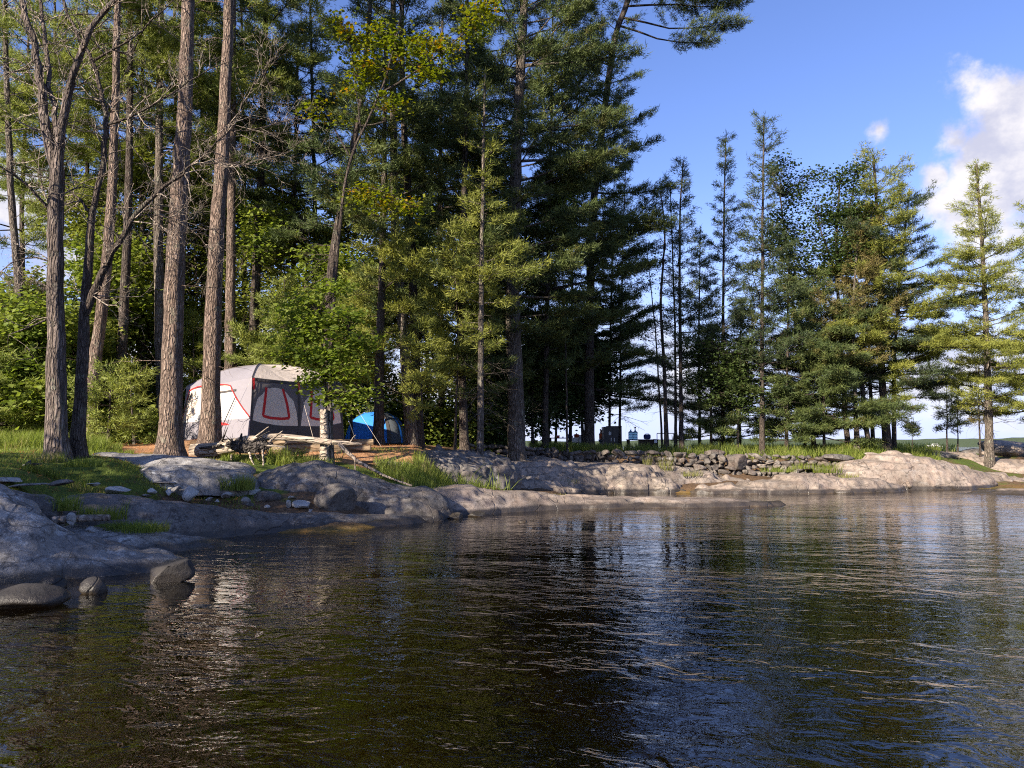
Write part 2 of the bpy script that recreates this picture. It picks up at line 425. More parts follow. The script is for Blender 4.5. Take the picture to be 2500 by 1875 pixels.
M['drift_dark'] = bark_mat('charred_root_wood', (.035, .03, .028), (.16, .14, .125), (.01, .009, .008), 0, 1, 8)
M['timber'] = bark_mat('landscape_timber', (.24, .175, .11), (.34, .25, .165), (.12, .085, .055), .05, 1, 6, True)

M['rock_wet'] = rock_mat('wet_dark_rock', (.012, .012, .014), (.026, .026, .030), .03, 0, .5)
M['rock_pale'] = rock_mat('pale_loose_stone', (.30, .29, .27), (.50, .49, .47), .5, 0, .3)
# ground
def ground_mat():
    m, n = newmat('forest_floor')
    p = n.pos(); g = n.attr('grass'); s = n.attr('sand')
    f = n.noise(p, 1.6, 6, .65); f2 = n.noise(p, 14, 5, .7)
    soil = n.mix(n.ramp(f2, .35, .65), (.07, .045, .028), (.17, .11, .065))
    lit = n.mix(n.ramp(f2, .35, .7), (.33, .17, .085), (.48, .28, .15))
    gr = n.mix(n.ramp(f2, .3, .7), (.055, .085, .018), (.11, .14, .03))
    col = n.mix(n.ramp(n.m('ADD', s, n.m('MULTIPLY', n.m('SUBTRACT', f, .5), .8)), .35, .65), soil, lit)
    col = n.mix(n.ramp(n.m('ADD', g, n.m('MULTIPLY', n.m('SUBTRACT', f, .5), 1.2)), .4, .6), col, gr)
    sep = n.n('ShaderNodeSeparateXYZ'); n.put(sep.inputs[0], p)
    bed = n.mix(n.ramp(n.noise(p, .8, 5, .6), .35, .65), (.10, .085, .02), (.24, .13, .035))
    bed = n.mix(n.ramp(n.vor(p, 5.0), .1, .5), n.mix(.5, bed, (.2, .16, .09)), bed)
    u = n.m('SUBTRACT', 1.0, n.ramp(sep.outputs[2], -.02, .12))
    col = n.mix(u, col, bed)
    n.out(n.pbr(col, .95, n.bump(n.m('ADD', f2, n.m('MULTIPLY', f, 1.0)), .8, .05), .1))
    return m
M['ground'] = ground_mat()

def axis(segs):
    out = []
    for a, b, st in segs:
        out += list(np.arange(a, b, st))
    return np.array(out + [segs[-1][1]])
gx = axis([(-70, -20, 2.0), (-20, -12, .4), (-12, 4, .1), (4, 27, .17), (27, 45, 1.0), (45, 90, 3.0)])
gy = axis([(-14, 2, 1.0), (2, 8, .3), (8, 22, .09), (22, 36, .16), (36, 60, .6), (60, 92, 2.0)])
X, Y = np.meshgrid(gx, gy)
Z = H(X.ravel(), Y.ravel())
V = np.stack([X.ravel(), Y.ravel(), Z], 1)
ny, nx = X.shape
i = np.arange(ny - 1)[:, None] * nx; j = np.arange(nx - 1)[None, :]
Fq = np.stack([i + j, i + j + 1, i + nx + j + 1, i + nx + j], -1).reshape(-1, 4)
gm = MB(); gm.add(V, Fq)
ground_o = gm.build('ground', M['ground']); struct(ground_o)
col_ = 1250 + F * V[:, 0] / np.maximum(V[:, 1], 1.5); dd = V[:, 1]
def zone(cx, cw, d0, dw): return np.clip(1.4 - np.maximum(abs(col_ - cx) / cw, abs(dd - d0) / dw), 0, 1)
gr = np.maximum.reduce([zone(0, 420, 15.5, 3.6), zone(-400, 700, 20, 9), zone(1900, 620, 39, 8.2), zone(900, 260, 18.6, .8), zone(560, 160, 16.4, .6), zone(640, 120, 18.6, 1.4)])
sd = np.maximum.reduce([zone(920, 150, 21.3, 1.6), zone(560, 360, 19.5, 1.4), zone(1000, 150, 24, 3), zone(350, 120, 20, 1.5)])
for nm, arr in (('grass', gr), ('sand', sd)):
    a_ = ground_o.data.attributes.new(nm, 'FLOAT', 'POINT'); a_.data.foreach_set('value', arr.astype(np.float32))

# lake bed far out + water
def water_mat():
    m, n = newmat('lake_water')
    p = n.pos()
    q = n.map(p, (1.0, 1.0, 1.0), rot=(0, 0, .25))
    a = n.noise(n.map(q, (1.8, 2.8, 1)), 1.0, 3, .55, .6)
    b = n.noise(n.map(q, (4.6, 7.6, 1)), 1.0, 3, .55, .8)
    c = n.noise(n.map(q, (12, 20, 1)), 1.0, 2, .5, .4)
    gust = n.ramp(n.noise(p, .22, 3), .3, .7)
    h = n.m('ADD', n.m('MULTIPLY', a, .0165), n.m('MULTIPLY', b, .0048))
    h = n.m('ADD', h, n.m('MULTIPLY', n.m('MULTIPLY', c, .0006), gust))
    calm = n.ramp(n.noise(n.map(p, (.35, .8, 1), (7, 3, 0)), .55, 3, .5), .36, .60, True)
    h = n.m('MULTIPLY', h, n.m('ADD', .38, n.m('MULTIPLY', calm, .8)))
    sy = n.n('ShaderNodeSeparateXYZ'); n.put(sy.inputs[0], p)
    h = n.m('MULTIPLY', h, n.m('ADD', 1.0, n.m('MULTIPLY', n.m('SUBTRACT', 1.0, n.ramp(sy.outputs[1], 4, 15)), n.m('ADD', .6, n.m('MULTIPLY', gust, 1.1)))))
    nb = n.n('ShaderNodeBump'); nb.inputs['Strength'].default_value = 1.0; nb.inputs['Distance'].default_value = 1.0
    n.put(nb.inputs['Height'], h)
    fr = n.n('ShaderNodeFresnel'); fr.inputs[0].default_value = 1.5; n.put(fr.inputs[1], nb.outputs[0])
    gl = n.n('ShaderNodeBsdfGlossy'); gl.inputs['Roughness'].default_value = .0; n.put(gl.inputs['Normal'], nb.outputs[0])
    gl.inputs['Color'].default_value = (1, 1, 1, 1)
    tr = n.n('ShaderNodeBsdfTransparent'); tr.inputs[0].default_value = (.92, .9, .86, 1)
    mx = n.n('ShaderNodeMixShader'); n.put(mx.inputs[0], n.m('MINIMUM', fr.outputs[0], .75))
    n.L.new(tr.outputs[0], mx.inputs[1]); n.L.new(gl.outputs[0], mx.inputs[2])
    va = n.n('ShaderNodeVolumeAbsorption'); va.inputs[0].default_value = (.56, .54, .26, 1); va.inputs[1].default_value = 1.15
    n.out(mx.outputs[0], va.outputs[0])
    return m
M['water'] = water_mat()
wb = MB()
wb.box((0, 2000, -1.5), (7000, 4400, 3.0))
water = wb.build('water', M['water'], smooth=False); struct(water)
lb = MB(); lb.add([(-3600, -300, -2.4), (3600, -300, -2.4), (3600, 4300, -2.4), (-3600, 4300, -2.4)], [[0, 1, 2, 3]])
m_, n_ = newmat('lake_bed'); n_.out(n_.pbr(n_.mix(n_.noise(n_.pos(), .3), (.03, .025, .012), (.05, .04, .02)), .95)); M['bed'] = m_
struct(lb.build('lake_bed', M['bed']))

# far shore hills
def far_hill(name, px0, px1, d, py_top, seed):
    hb = MB(); n_ = 80; rows = 7
    V = []
    for r_ in range(rows):
        u = r_ / (rows - 1)
        for k in range(n_ + 1):
            t = k / n_
            px = px0 + (px1 - px0) * t
            x = (px - 1250) / F * (d + 500 * u)
            hh = (1088 - py_top) / F * (d + 250) * math.sin(math.pi * u * .5) * (.25 + .75 * math.sin(math.pi * min(1, max(0, t))) ** .45)
            V.append((x, d + 500 * u, hh - .5))
    V = np.array(V); nz = fbm(V * np.array([1, 1, 0]), .012, 4, seed)
    V[:, 2] += np.where(V[:, 2] > 0, V[:, 2] * .25 * nz + 1.5 * abs(fbm(V, .08, 2, seed + 3)), 0)
    w_ = n_ + 1
    i = np.arange(rows - 1)[:, None] * w_; j = np.arange(n_)[None, :]
    hb.add(V, np.stack([i + j, i + j + 1, i + w_ + j + 1, i + w_ + j], -1).reshape(-1, 4))
    return struct(hb.build(name, M['hill']))
m_, n_ = newmat('wooded_hill')
p_ = n_.pos()
n_.out(n_.pbr(n_.mix(n_.noise(n_.map(p_, (1, 1, 3)), .08, 6, .7), (.035, .055, .022), (.09, .12, .04)), .95, n_.bump(n_.noise(p_, .12, 4), 1, 4)))
M['hill'] = m_
far_hill('hills', 1450, 3300, 1150, 1064, 3)
far_hill('hills', -2500, 1900, 1700, 1070, 8)

# ------------------------------------------------------------------ bedrock ledges: lofted, noise-displaced
def ledge(name, label, spine, mat, seed, amp=.07, nseg=150, mseg=64, p_front=1.0, cat='bedrock ledge', group=None, base=None, step=0.0):
    """spine: (px, depth, ztop, zbase, w_front, w_back)"""
    S = np.array([[(s[0] - 1250) / F * s[1], s[1], *s[2:]] for s in spine], float)
    L = np.concatenate([[0], np.cumsum(np.linalg.norm(np.diff(S[:, :2], axis=0), axis=1))])
    u = np.linspace(0, 1, nseg) * L[-1]
    # smooth interpolation
    def smooth(col):
        y = np.interp(u, L, S[:, col])
        k = max(3, nseg // 16) | 1
        yp = np.pad(y, k, mode='edge'); ker = np.hanning(k + 2)[1:-1]; ker /= ker.sum()
        return np.convolve(yp, ker, 'same')[k:-k]
    x, y, zt, zb, wf, wk = [smooth(c) for c in range(6)]
    e = np.minimum(u, L[-1] - u) / (L[-1] * .14 + 1e-6)
    cap = np.sqrt(np.clip(1 - (1 - np.clip(e, 0, 1)) ** 2, 0, 1)) * .985 + .015
    T = np.stack([np.gradient(x), np.gradient(y)], 1); T /= np.linalg.norm(T, axis=1)[:, None]
    Nn = np.stack([T[:, 1], -T[:, 0]], 1)          # towards the camera
    th = np.linspace(-math.pi / 2, math.pi / 2, mseg)
    sn, cs = np.sin(th), np.cos(th)
    off = np.where(sn[None, :] > 0, wf[:, None], wk[:, None]) * (np.sign(sn) * abs(sn) ** .8)[None, :] * cap[:, None]
    zz = zb[:, None] + (zt - zb)[:, None] * (np.clip(cs, 0, 1) ** .8)[None, :] * (cap ** .55)[:, None]
    V = np.stack([x[:, None] + Nn[:, :1] * off, y[:, None] + Nn[:, 1:] * off, zz], -1).reshape(-1, 3)
    D = fbm(V, .9, 3, seed) * amp + fbm(V, 3.3, 4, seed + 7) * amp * .34 + (.35 - abs(fbm(V * np.array([1, 1, 1.8]), 1.7, 3, seed + 19))) * amp * .8
    rid = abs(vnoise(V * np.array([1.1, 1.1, 2.3]), seed + 30))
    D -= np.clip(.10 - rid, 0, 1) * amp * 5
    nrm = V - np.stack([x[:, None] + 0 * off, y[:, None] + 0 * off, (zb[:, None] - .3) + 0 * off], -1).reshape(-1, 3)
    nrm /= np.linalg.norm(nrm, axis=1)[:, None] + 1e-6
    V = V + nrm * D[:, None]
    if step:
        q = V[:, 2] / step + .6 * fbm(V, .6, 2, seed + 50); f = q - np.floor(q)
        V[:, 2] += step * (np.where(f < .25, f * 4, 1) - f) * .55
    mb = MB()
    i = np.arange(nseg - 1)[:, None] * mseg; j = np.arange(mseg - 1)[None, :]
    mb.add(V, np.stack([i + j, i + j + 1, i + mseg + j + 1, i + mseg + j], -1).reshape(-1, 4))
    mb.poly(V[:mseg]); mb.poly(V[-mseg:][::-1])
    c = len(spine) // 2
    o = mb.build(name, mat, loc=(S[c, 0], S[c, 1], S[c, 3]))
    return tag(o, label, cat, group)

ledge('bedrock', 'pale lichen-spotted granite slab sloping into the water at the left edge',
      [(-420, 9.6, 1.35, -.9, 1.4, 2.0), (-150, 9.8, 1.25, -.9, 1.2, 1.6), (0, 9.9, 1.02, -.9, 1.1, 1.4), (90, 10.0, .80, -.8, 1.05, 1.3), (180, 10.2, .48, -.7, 1.0, 1.2), (330, 10.5, .28, -.6, .95, 1.0),
       (440, 10.7, .14, -.5, .8, .8), (540, 11.0, .02, -.4, .6, .6)], M['rock_grey'], 3, .07)
ledge('bedrock', 'flat pale rock shelf between the lichen slab and the long dark ledge',
      [(120, 11.6, .45, -.3, .6, .8), (300, 11.9, .34, -.3, .6, .8), (480, 12.6, .14, -.3, .6, .8), (600, 13.3, -.03, -.3, .5, .7)], M['rock_grey'], 13, .04)
ledge('bedrock', 'long dark grey granite ledge with a steep face along the cove waterline',
      [(90, 12.9, .88, -.4, .5, .4), (200, 13.0, .80, -.4, .75, .4), (380, 13.6, .68, -.5, .85, .35), (520, 14.3, .50, -.5, .75, .35), (650, 14.9, .36, -.5, .65, .35), (780, 15.4, .28, -.5, .6, .35),
       (900, 16.0, .22, -.4, .55, .35), (1000, 16.6, .15, -.4, .5, .4), (1090, 17.1, .05, -.3, .4, .4)], M['rock_blue'], 21, .05)
ledge('bedrock', 'smooth blue grey granite dome below the driftwood log',
      [(590, 16.9, .85, .1, .8, .9), (680, 17.2, 1.10, .1, 1.0, .8), (770, 17.4, 1.24, .1, 1.25, .7), (860, 17.6, 1.05, 0, 1.25, .6), (960, 17.8, .78, -.2, 1.1, .6), (1050, 18.1, .62, -.3, 1.0, .6), (1100, 18.4, .35, -.4, .7, .5)], M['rock_blue'], 35, .06)
ledge('bedrock', 'fractured knob of granite jutting to the water at the end of the dome',
      [(860, 16.9, .45, -.2, .4, .5), (920, 16.9, .58, -.3, .5, .6), (990, 16.9, .50, -.3, .5, .6), (1050, 17.0, .30, -.3, .4, .5), (1085, 17.2, .06, -.3, .3, .3)], M['rock_blue'], 44, .07)
ledge('bedrock', 'low pinkish ledge running right from the dome into the cove',
      [(980, 18.5, .70, -.3, 1.0, .8), (1080, 19.0, .66, -.4, 1.2, .8), (1180, 19.6, .50, -.4, 1.1, .8), (1300, 20.3, .34, -.4, .9, .9), (1400, 20.6, .22, -.4, .8, .9), (1560, 20.9, .17, -.4, .8, .8), (1700, 21.1, .17, -.4, .8, .7), (1830, 21.3, .10, -.4, .7, .6), (1990, 21.6, -.05, -.4, .6, .5)], M['rock_pink'], 52, .05, 170, step=.24)
ledge('bedrock', 'narrow second strip of pink rock just behind the low ledge',
      [(1180, 21.6, .26, -.3, .4, .6), (1300, 22.0, .20, -.3, .4, .5), (1400, 22.3, .13, -.3, .4, .4), (1520, 22.5, .06, -.3, .3, .3)], M['rock_pink'], 57, .05, step=.24)
ledge('bedrock', 'broad sunlit tan granite outcrop under the rubble stone wall',
      [(1130, 26.6, .90, -.1, 1.6, 1.0), (1230, 27.2, 1.14, -.3, 2.2, 1.2), (1330, 27.8, 1.10, -.4, 2.4, 1.2), (1450, 28.4, .92, -.4, 1.9, 1.0), (1560, 28.8, .88, -.4, 1.7, .9), (1660, 29.0, .70, -.4, 1.6, .9), (1760, 29.2, .46, -.4, 1.4, .8), (1850, 29.4, .25, -.3, 1.2, .6)], M['rock_tan'], 61, .13, 170, 60, step=.24)
ledge('bedrock', 'bulging pale granite dome at the waterline below the picnic table',
      [(1370, 27.2, .30, -.5, .8, .9), (1430, 27.3, .62, -.5, .9, 1.1), (1500, 27.5, .86, -.5, 1.1, 1.2), (1570, 27.6, .72, -.5, 1.0, 1.1), (1630, 27.5, .40, -.5, .9, .9), (1680, 27.3, .18, -.5, .6, .6)], M['rock_tan'], 66, .12, 110, 50, step=.24)
ledge('bedrock', 'brown shelf of rock in shade under the tan outcrop beside the reeds',
      [(1170, 24.0, .50, -.2, .8, .8), (1250, 24.6, .48, -.3, .8, .8), (1340, 25.3, .40, -.3, .8, .8), (1420, 25.8, .20, -.3, .7, .7)], M['rock_tan'], 73, .09, step=.24)
ledge('bedrock', 'low shelf of broken pink rock along the water before the dark wall',
      [(1640, 27.0, .14, -.4, .6, 1.0), (1720, 26.8, .22, -.4, .8, 1.1), (1800, 26.8, .20, -.4, .8, 1.2), (1870, 27.0, .38, -.4, .9, 1.2), (1940, 27.2, .55, -.4, .9, 1.2), (2040, 27.5, .46, -.4, 1.0, 1.1), (2120, 27.8, .36, -.4, .9, 1.0), (2200, 28.2, .15, -.4, .7, .8)], M['rock_pink'], 81, .10, 150, 50, step=.24)
ledge('bedrock', 'large rounded pink whaleback rock at the right with grass behind it',
      [(2010, 29.4, .55, -.4, 1.1, .8), (2080, 29.9, 1.0, -.4, 1.5, 1.0), (2150, 30.2, 1.24, -.4, 1.7, 1.2), (2210, 30.4, 1.25, -.4, 1.8, 1.2), (2280, 30.6, 1.0, -.4, 1.7, 1.2), (2340, 30.8, .72, -.4, 1.4, 1.0), (2410, 31.0, .38, -.4, 1.1, .8)], M['rock_pink'], 92, .09, 150, 56, step=.24)
ledge('bedrock', 'long smooth cream-pink slab reaching the right edge above the cove',
      [(2270, 35.5, 1.32, .3, 1.4, 1.0), (2340, 35.0, 1.30, .2, 1.8, 1.0), (2420, 34.2, 1.05, .1, 2.0, 1.0), (2520, 33.8, .88, 0, 2.0, 1.2), (2680, 33.5, .8, -.1, 2.0, 1.2)], M['rock_pink'], 101, .07, 120, 50, step=.24)
ledge('bedrock', 'jumbled broken rock shelf at the water near the right edge',
      [(2300, 30.8, .22, -.4, .7, .9), (2360, 31.2, .50, -.4, .9, 1.1), (2430, 31.6, .42, -.4, 1.0, 1.2), (2500, 31.8, .30, -.4, 1.0, 1.2), (2580, 32.2, .2, -.4, .9, 1.0)], M['rock_pink'], 107, .15, 120, 50, step=.24)
ledge('bedrock', 'dark submerged rock shelf barely breaking the water at the right edge',
      [(2270, 26.3, -.04, -.4, .5, .6), (2360, 26.3, .0, -.4, .6, .7), (2450, 26.3, .05, -.4, .7, .8), (2560, 26.2, .12, -.4, .8, .8)], M['rock_pink'], 111, .03, step=.24)
ledge('bedrock', 'low sunlit flat rock between the oak and the big pine trunks',
      [(190, 16.6, 1.40, .8, .7, .9), (300, 16.9, 1.45, .8, .9, .9), (400, 17.1, 1.42, .8, .9, .8), (520, 17.4, 1.32, .8, .9, .7), (640, 17.6, 1.18, .7, .8, .6)], M['rock_grey'], 115, .05)
ledge('bedrock', 'flat grey rock tongue just below the sunlit flat rock',
      [(330, 15.6, 1.16, .6, .4, .5), (450, 16.0, 1.16, .6, .5, .5), (560, 16.3, 1.08, .6, .5, .5), (640, 16.6, .96, .5, .4, .4)], M['rock_grey'], 119, .05)
ledge('bedrock', 'dark stepped rock outcrop in the shade beside the tall reeds',
      [(1010, 22.0, 1.32, .5, 1.0, .8), (1080, 22.6, 1.45, .4, 1.3, .8), (1160, 23.4, 1.42, .3, 1.4, .8), (1210, 24.2, 1.2, .3, 1.2, .8)], M['rock_blue'], 123, .14, 100, 50, step=.22)
ledge('bedrock', 'small brown rock shelf behind the grass left of the reeds',
      [(880, 19.9, 1.05, .5, .5, .5), (960, 20.3, 1.06, .5, .6, .5), (1040, 20.6, 1.0, .5, .6, .5)], M['rock_tan'], 127, .08, step=.24)
ledge('bedrock', 'long dark low ledge in the grass at the far left',
      [(-80, 11.6, .98, .2, .5, .6), (20, 11.7, .95, .2, .5, .6), (120, 11.9, .86, .2, .4, .5), (170, 12.0, .7, .2, .3, .3)], M['rock_blue'], 131, .05)
# ------------------------------------------------------------------ boulders and stones
def rock_shape(rng, size, seed, cuts=7, sub=4, deep=0.0):
    import bmesh
    bm = bmesh.new(); bmesh.ops.create_icosphere(bm, subdivisions=sub, radius=1.0)
    V = np.array([v.co[:] for v in bm.verts]); Fc = np.array([[l.vert.index for l in f.loops] for f in bm.faces]); bm.free()
    for _ in range(cuts):
        nrm = rng.normal(size=3); nrm /= np.linalg.norm(nrm); d = rng.uniform(.45 - deep, .85 - deep)
        e = V @ nrm - d
        V = V - np.where(e > 0, e, 0)[:, None] * nrm * .92
    V = V * (1 + .05 * fbm(V, 2.0, 3, seed) + .018 * fbm(V, 7, 2, seed + 2))[:, None]
    return V * np.array(size), Fc

def boulder(label, px, py_c, d, size, mat, seed, cuts=7, rz=0.0, sub=4, group=None, name='boulder', cat='boulder'):
    rng = np.random.default_rng(seed)
    V, Fc = rock_shape(rng, size, seed, cuts, sub, .2 if cuts >= 8 else 0)
    c, s = math.cos(rz), math.sin(rz)
    V = V @ np.array([[c, s, 0], [-s, c, 0], [0, 0, 1]])
    p = at(px, py_c, d)
    mb = MB(); mb.add(V + np.array(p), Fc)
    o = mb.build(name, mat, loc=(p.x, p.y, p.z - size[2] * .8))
    return tag(o, label, cat, group)

boulder('dark angular boulder standing in the water beside the lichen slab', 398, 1400, 9.4, (.36, .32, .25), M['rock_wet'], 4, 9)
boulder('long dark smooth rock lying in the water at the lower left edge', 45, 1462, 8.0, (.48, .30, .15), M['rock_wet'], 6, 4, .15)
boulder('small dark rounded rock in the water left of the angular boulder', 228, 1438, 8.7, (.155, .15, .13), M['rock_wet'], 8, 6)
boulder('small round dark rock touching the foot of the lichen slab', 130, 1428, 9.0, (.14, .14, .11), M['rock_wet'], 9, 5)
boulder('small rock breaking the water behind the long smooth rock', 20, 1440, 8.9, (.2, .15, .07), M['rock_wet'], 10, 5)
boulder('round grey boulder resting on the long dark ledge', 820, 1222, 15.9, (.43, .40, .36), M['rock_blue'], 12, 3)
boulder('white slab of rock lying beside the round grey boulder', 742, 1232, 15.6, (.24, .2, .13), M['rock_pale'], 14, 8)
boulder('dark oval stone lying above the white slab', 648, 1214, 15.9, (.32, .2, .13), M['rock_blue'], 15, 3)
boulder('tiny sunlit rock poking out of the cove near the dome', 1275, 1276, 16.6, (.13, .12, .075), M['rock_pink'], 16, 7)
boulder('small triangular rock in the water before the pink whaleback', 2060, 1203, 26.6, (.42, .35, .2), M['rock_pink'], 17, 6)
boulder('flat little rock at the water left of the triangular rock', 1952, 1202, 27, (.24, .2, .09), M['rock_tan'], 18, 6)
boulder('small pale upright stone at the foot of the pink whaleback', 2220, 1182, 28.0, (.11, .1, .17), M['rock_pink'], 19, 6)
boulder('big rounded grey boulder in front of the right edge pine', 2462, 1103, 36.0, (.75, .6, .30), M['rock_tan'], 20, 5)
boulder('dark blue grey boulder left of the smooth cream slab', 2290, 1112, 33.5, (.85, .6, .30), M['rock_blue'], 24, 5)
boulder('dark broken boulder behind the cream slab', 2378, 1106, 36.6, (.55, .5, .22), M['rock_blue'], 25, 7)
boulder('small angular pink block beside the whaleback rock', 2275, 1130, 31.8, (.24, .2, .17), M['rock_pink'], 26, 9)
boulder('pink block wedged between the two right boulders', 2405, 1108, 35.4, (.36, .3, .22), M['rock_pink'], 27, 9)
boulder('pinkish rock at the foot of the big rounded boulder', 2420, 1120, 34.9, (.4, .3, .16), M['rock_pink'], 127, 9)
boulder('wide shadowed rock hump under the right edge pine', 2450, 1092, 39.0, (1.7, 1.0, .38), M['rock_tan'], 28, 4)
boulder('little white capped stone on top of the whaleback rock', 2125, 1110, 30.6, (.28, .22, .1), M['rock_pink'], 29, 5)
boulder('rounded knob stone at the crest of the whaleback rock', 2212, 1112, 30.8, (.24, .2, .11), M['rock_pink'], 30, 5)
boulder('grey round stone in the grass before the rubble wall', 2160, 1108, 31.0, (.2, .18, .1), M['rock_pink'], 31, 5)
boulder('small dark rock at the water edge under the dome end', 1110, 1262, 17.4, (.26, .2, .10), M['rock_blue'], 32, 7)
boulder('flat wet stone at the water beside the dome end', 1165, 1256, 17.9, (.24, .2, .08), M['rock_blue'], 33, 7)
# rubble in the hollow between the ledges
rng0 = np.random.default_rng(77)
rub = [(290, 1192, 13.6, .40, .13, 'white flat rock, the biggest of the rubble above the long ledge'),
       (232, 1180, 13.6, .17, .07, 'small pale stone just left of the white flat rock'),
       (465, 1203, 15.0, .27, .20, 'pale angular stone, tallest in the rubble above the long ledge'),
       (410, 1199, 14.9, .09, .10, 'small white stone between the flat rock and the angular stone'),
       (430, 1192, 15.1, .15, .11, 'grey stone leaning on the left of the angular stone'),
       (550, 1207, 15.2, .19, .11, 'pale wedge shaped stone right of the angular stone'),
       (372, 1195, 14.5, .12, .09, 'brownish stone right of the white flat rock'),
       (355, 1207, 14.3, .12, .05, 'thin flat stone below the brownish stone'),
       (512, 1217, 15.1, .08, .06, 'small whitish pebble between the angular and wedge stones'),
       (530, 1222, 15.0, .05, .04, 'tiny white pebble before the wedge stone'),
       (596, 1222, 15.2, .14, .09, 'dark stone beside the oval stone'),
       (702, 1228, 15.5, .08, .10, 'small upright grey stone left of the white slab'),
       (712, 1212, 15.9, .12, .05, 'small pale flat stone above the white slab'),
       (760, 1246, 15.5, .12, .06, 'brownish pebble at the foot of the white slab'),
       (560, 1180, 15.9, .17, .07, 'pale square stone near the grass tuft above the rubble'),
       (160, 1176, 12.9, .34, .08, 'flat slab stone at the left end of the long ledge'),
       (65, 1182, 12.4, .32, .05, 'thin flat slab in the shaded turf at far left'),
       (20, 1170, 12.4, .30, .05, 'pale flat slab at the left edge of the shaded turf'),
       (400, 1175, 15.2, .34, .06, 'long dark slab in the soil above the rubble'),
       (480, 1172, 15.6, .30, .06, 'grey slab in the soil right of the long dark slab'),
       (620, 1196, 16.2, .30, .10, 'long pale streaked stone against the foot of the dome'),
       (175, 1268, 11.4, .12, .12, 'round pale stone in front of the weathered log by the water'),
       (225, 1288, 11.4, .22, .06, 'flat pale stone right of the weathered log by the water'),
       (80, 1128, 14.2, .30, .10, 'mossy flat stone at the foot of the oak trunk'),
       (610, 1232, 15.2, .12, .06, 'grey pebble below the dark oval stone'),
       (655, 1236, 15.3, .10, .05, 'brown pebble left of the white slab')]
for k, (px, py, d, w_, h_, lb_) in enumerate(rub):
    boulder(lb_, px, py + 2, d + (.3 if 200 < px < 560 and py > 1170 else 0), (w_, w_ * rng0.uniform(.6, .85), h_), M['rock_pale'] if ('white' in lb_ or 'pale' in lb_) else (M['rock_grey'] if k % 3 else M['rock_blue']), 200 + k, 9, rng0.uniform(0, 3), 3, 'loose stones in the shaded hollow', 'stone', 'stone')

# ------------------------------------------------------------------ dry stone walls (stones are the wall's surface pattern)
def stone_wall(label, px0, px1, d0, d1, ytop, course, wstone, seed, mat, jitter=.05, thick=.35):
    rng = np.random.default_rng(seed)
    d0 -= .15; d1 -= .15; ps = [at(px0, 1100, d0), at(px1, 1100, d1)]
    length = (ps[1] - ps[0]).xy.length
    mb = MB()
    def top(t): return at(px0 + (px1 - px0) * t, np.interp(px0 + (px1 - px0) * t, [q[0] for q in ytop], [q[1] for q in ytop]), d0 + (d1 - d0) * t).z
    dirv_ = (ps[1] - ps[0]); dirv_.z = 0; dirv_.normalize(); ang = math.atan2(dirv_.y, dirv_.x)
    row = 0; zoff = 0
    while row < course:
        s = rng.uniform(-.2, 0)
        hrow = wstone * .55 * rng.uniform(.8, 1.2)
        while s < length:
            w_ = wstone * rng.choice([.35, .6, .8, 1.1, 1.7], p=[.25, .25, .2, .2, .1]) * rng.uniform(.8, 1.2)
            big = rng.random() < .10
            h_ = hrow * rng.uniform(.6, 1.35) * (1.5 if big else 1)
            t = (s + w_ / 2) / length
            p = ps[0] + dirv_ * (s + w_ / 2)
            z = top(min(max(t, 0), 1)) - zoff - h_ * .45 + rng.normal() * .02
            V, Fc = rock_shape(rng, (w_ * .56, thick * rng.uniform(.45, .6), h_ * .6), int(rng.integers(1e6)), 10, 3)
            a2 = ang + rng.normal() * .25; c, s_ = math.cos(a2), math.sin(a2); ti = rng.normal() * .3
            V = V @ np.array([[math.cos(ti), 0, math.sin(ti)], [0, 1, 0], [-math.sin(ti), 0, math.cos(ti)]])
            V = V @ np.array([[c, s_, 0], [-s_, c, 0], [0, 0, 1]])
            nrm = Vector((dirv_.y, -dirv_.x, 0)) * (rng.normal() * jitter + row * .03)
            mb.add(V + np.array(p * 1.0 + nrm) * np.array([1, 1, 0]) + np.array([0, 0, z]), Fc, rnd=rng.random())
            s += w_ * .93
        zoff += hrow * .95; row += 1
    mid = (ps[0] + ps[1]) / 2
    o = mb.build('stone_wall', mat, loc=(mid.x, mid.y, mid.z - .6))
    return tag(o, label, 'wall')
stone_wall('sunlit rubble stone wall on top of the tan granite outcrop', 1280, 1690, 29.4, 30.0, [(1280, 1104), (1330, 1101), (1500, 1099), (1580, 1101), (1690, 1106)], 4, .33, 501, M['stone_wall'])
stone_wall('shaded dry stone wall running right to the whaleback rock', 1690, 2075, 30.0, 30.4, [(1690, 1108), (1820, 1110), (1960, 1112), (2075, 1118)], 5, .38, 502, M['stone_wall'], .06)
stone_wall('low upper row of grey stones left of the picnic table', 1140, 1345, 27.2, 29.6, [(1140, 1084), (1220, 1086), (1345, 1094)], 3, .34, 503, M['stone_wall'])
boulder('large flat faced grey block set in the shaded stone wall', 1800, 1128, 29.9, (.5, .35, .32), M['stone_wall'], 41, 5)
boulder('long grey coping boulder on top of the shaded wall', 1745, 1106, 30.2, (.42, .3, .13), M['stone_wall'], 42, 4)
boulder('dark long block at the right end of the shaded wall', 2038, 1119, 30.2, (.72, .4, .17), M['rock_blue'], 43, 6)

# ------------------------------------------------------------------ vegetation
def unit(a): return a / (np.linalg.norm(a, axis=-1, keepdims=True) + 1e-9)

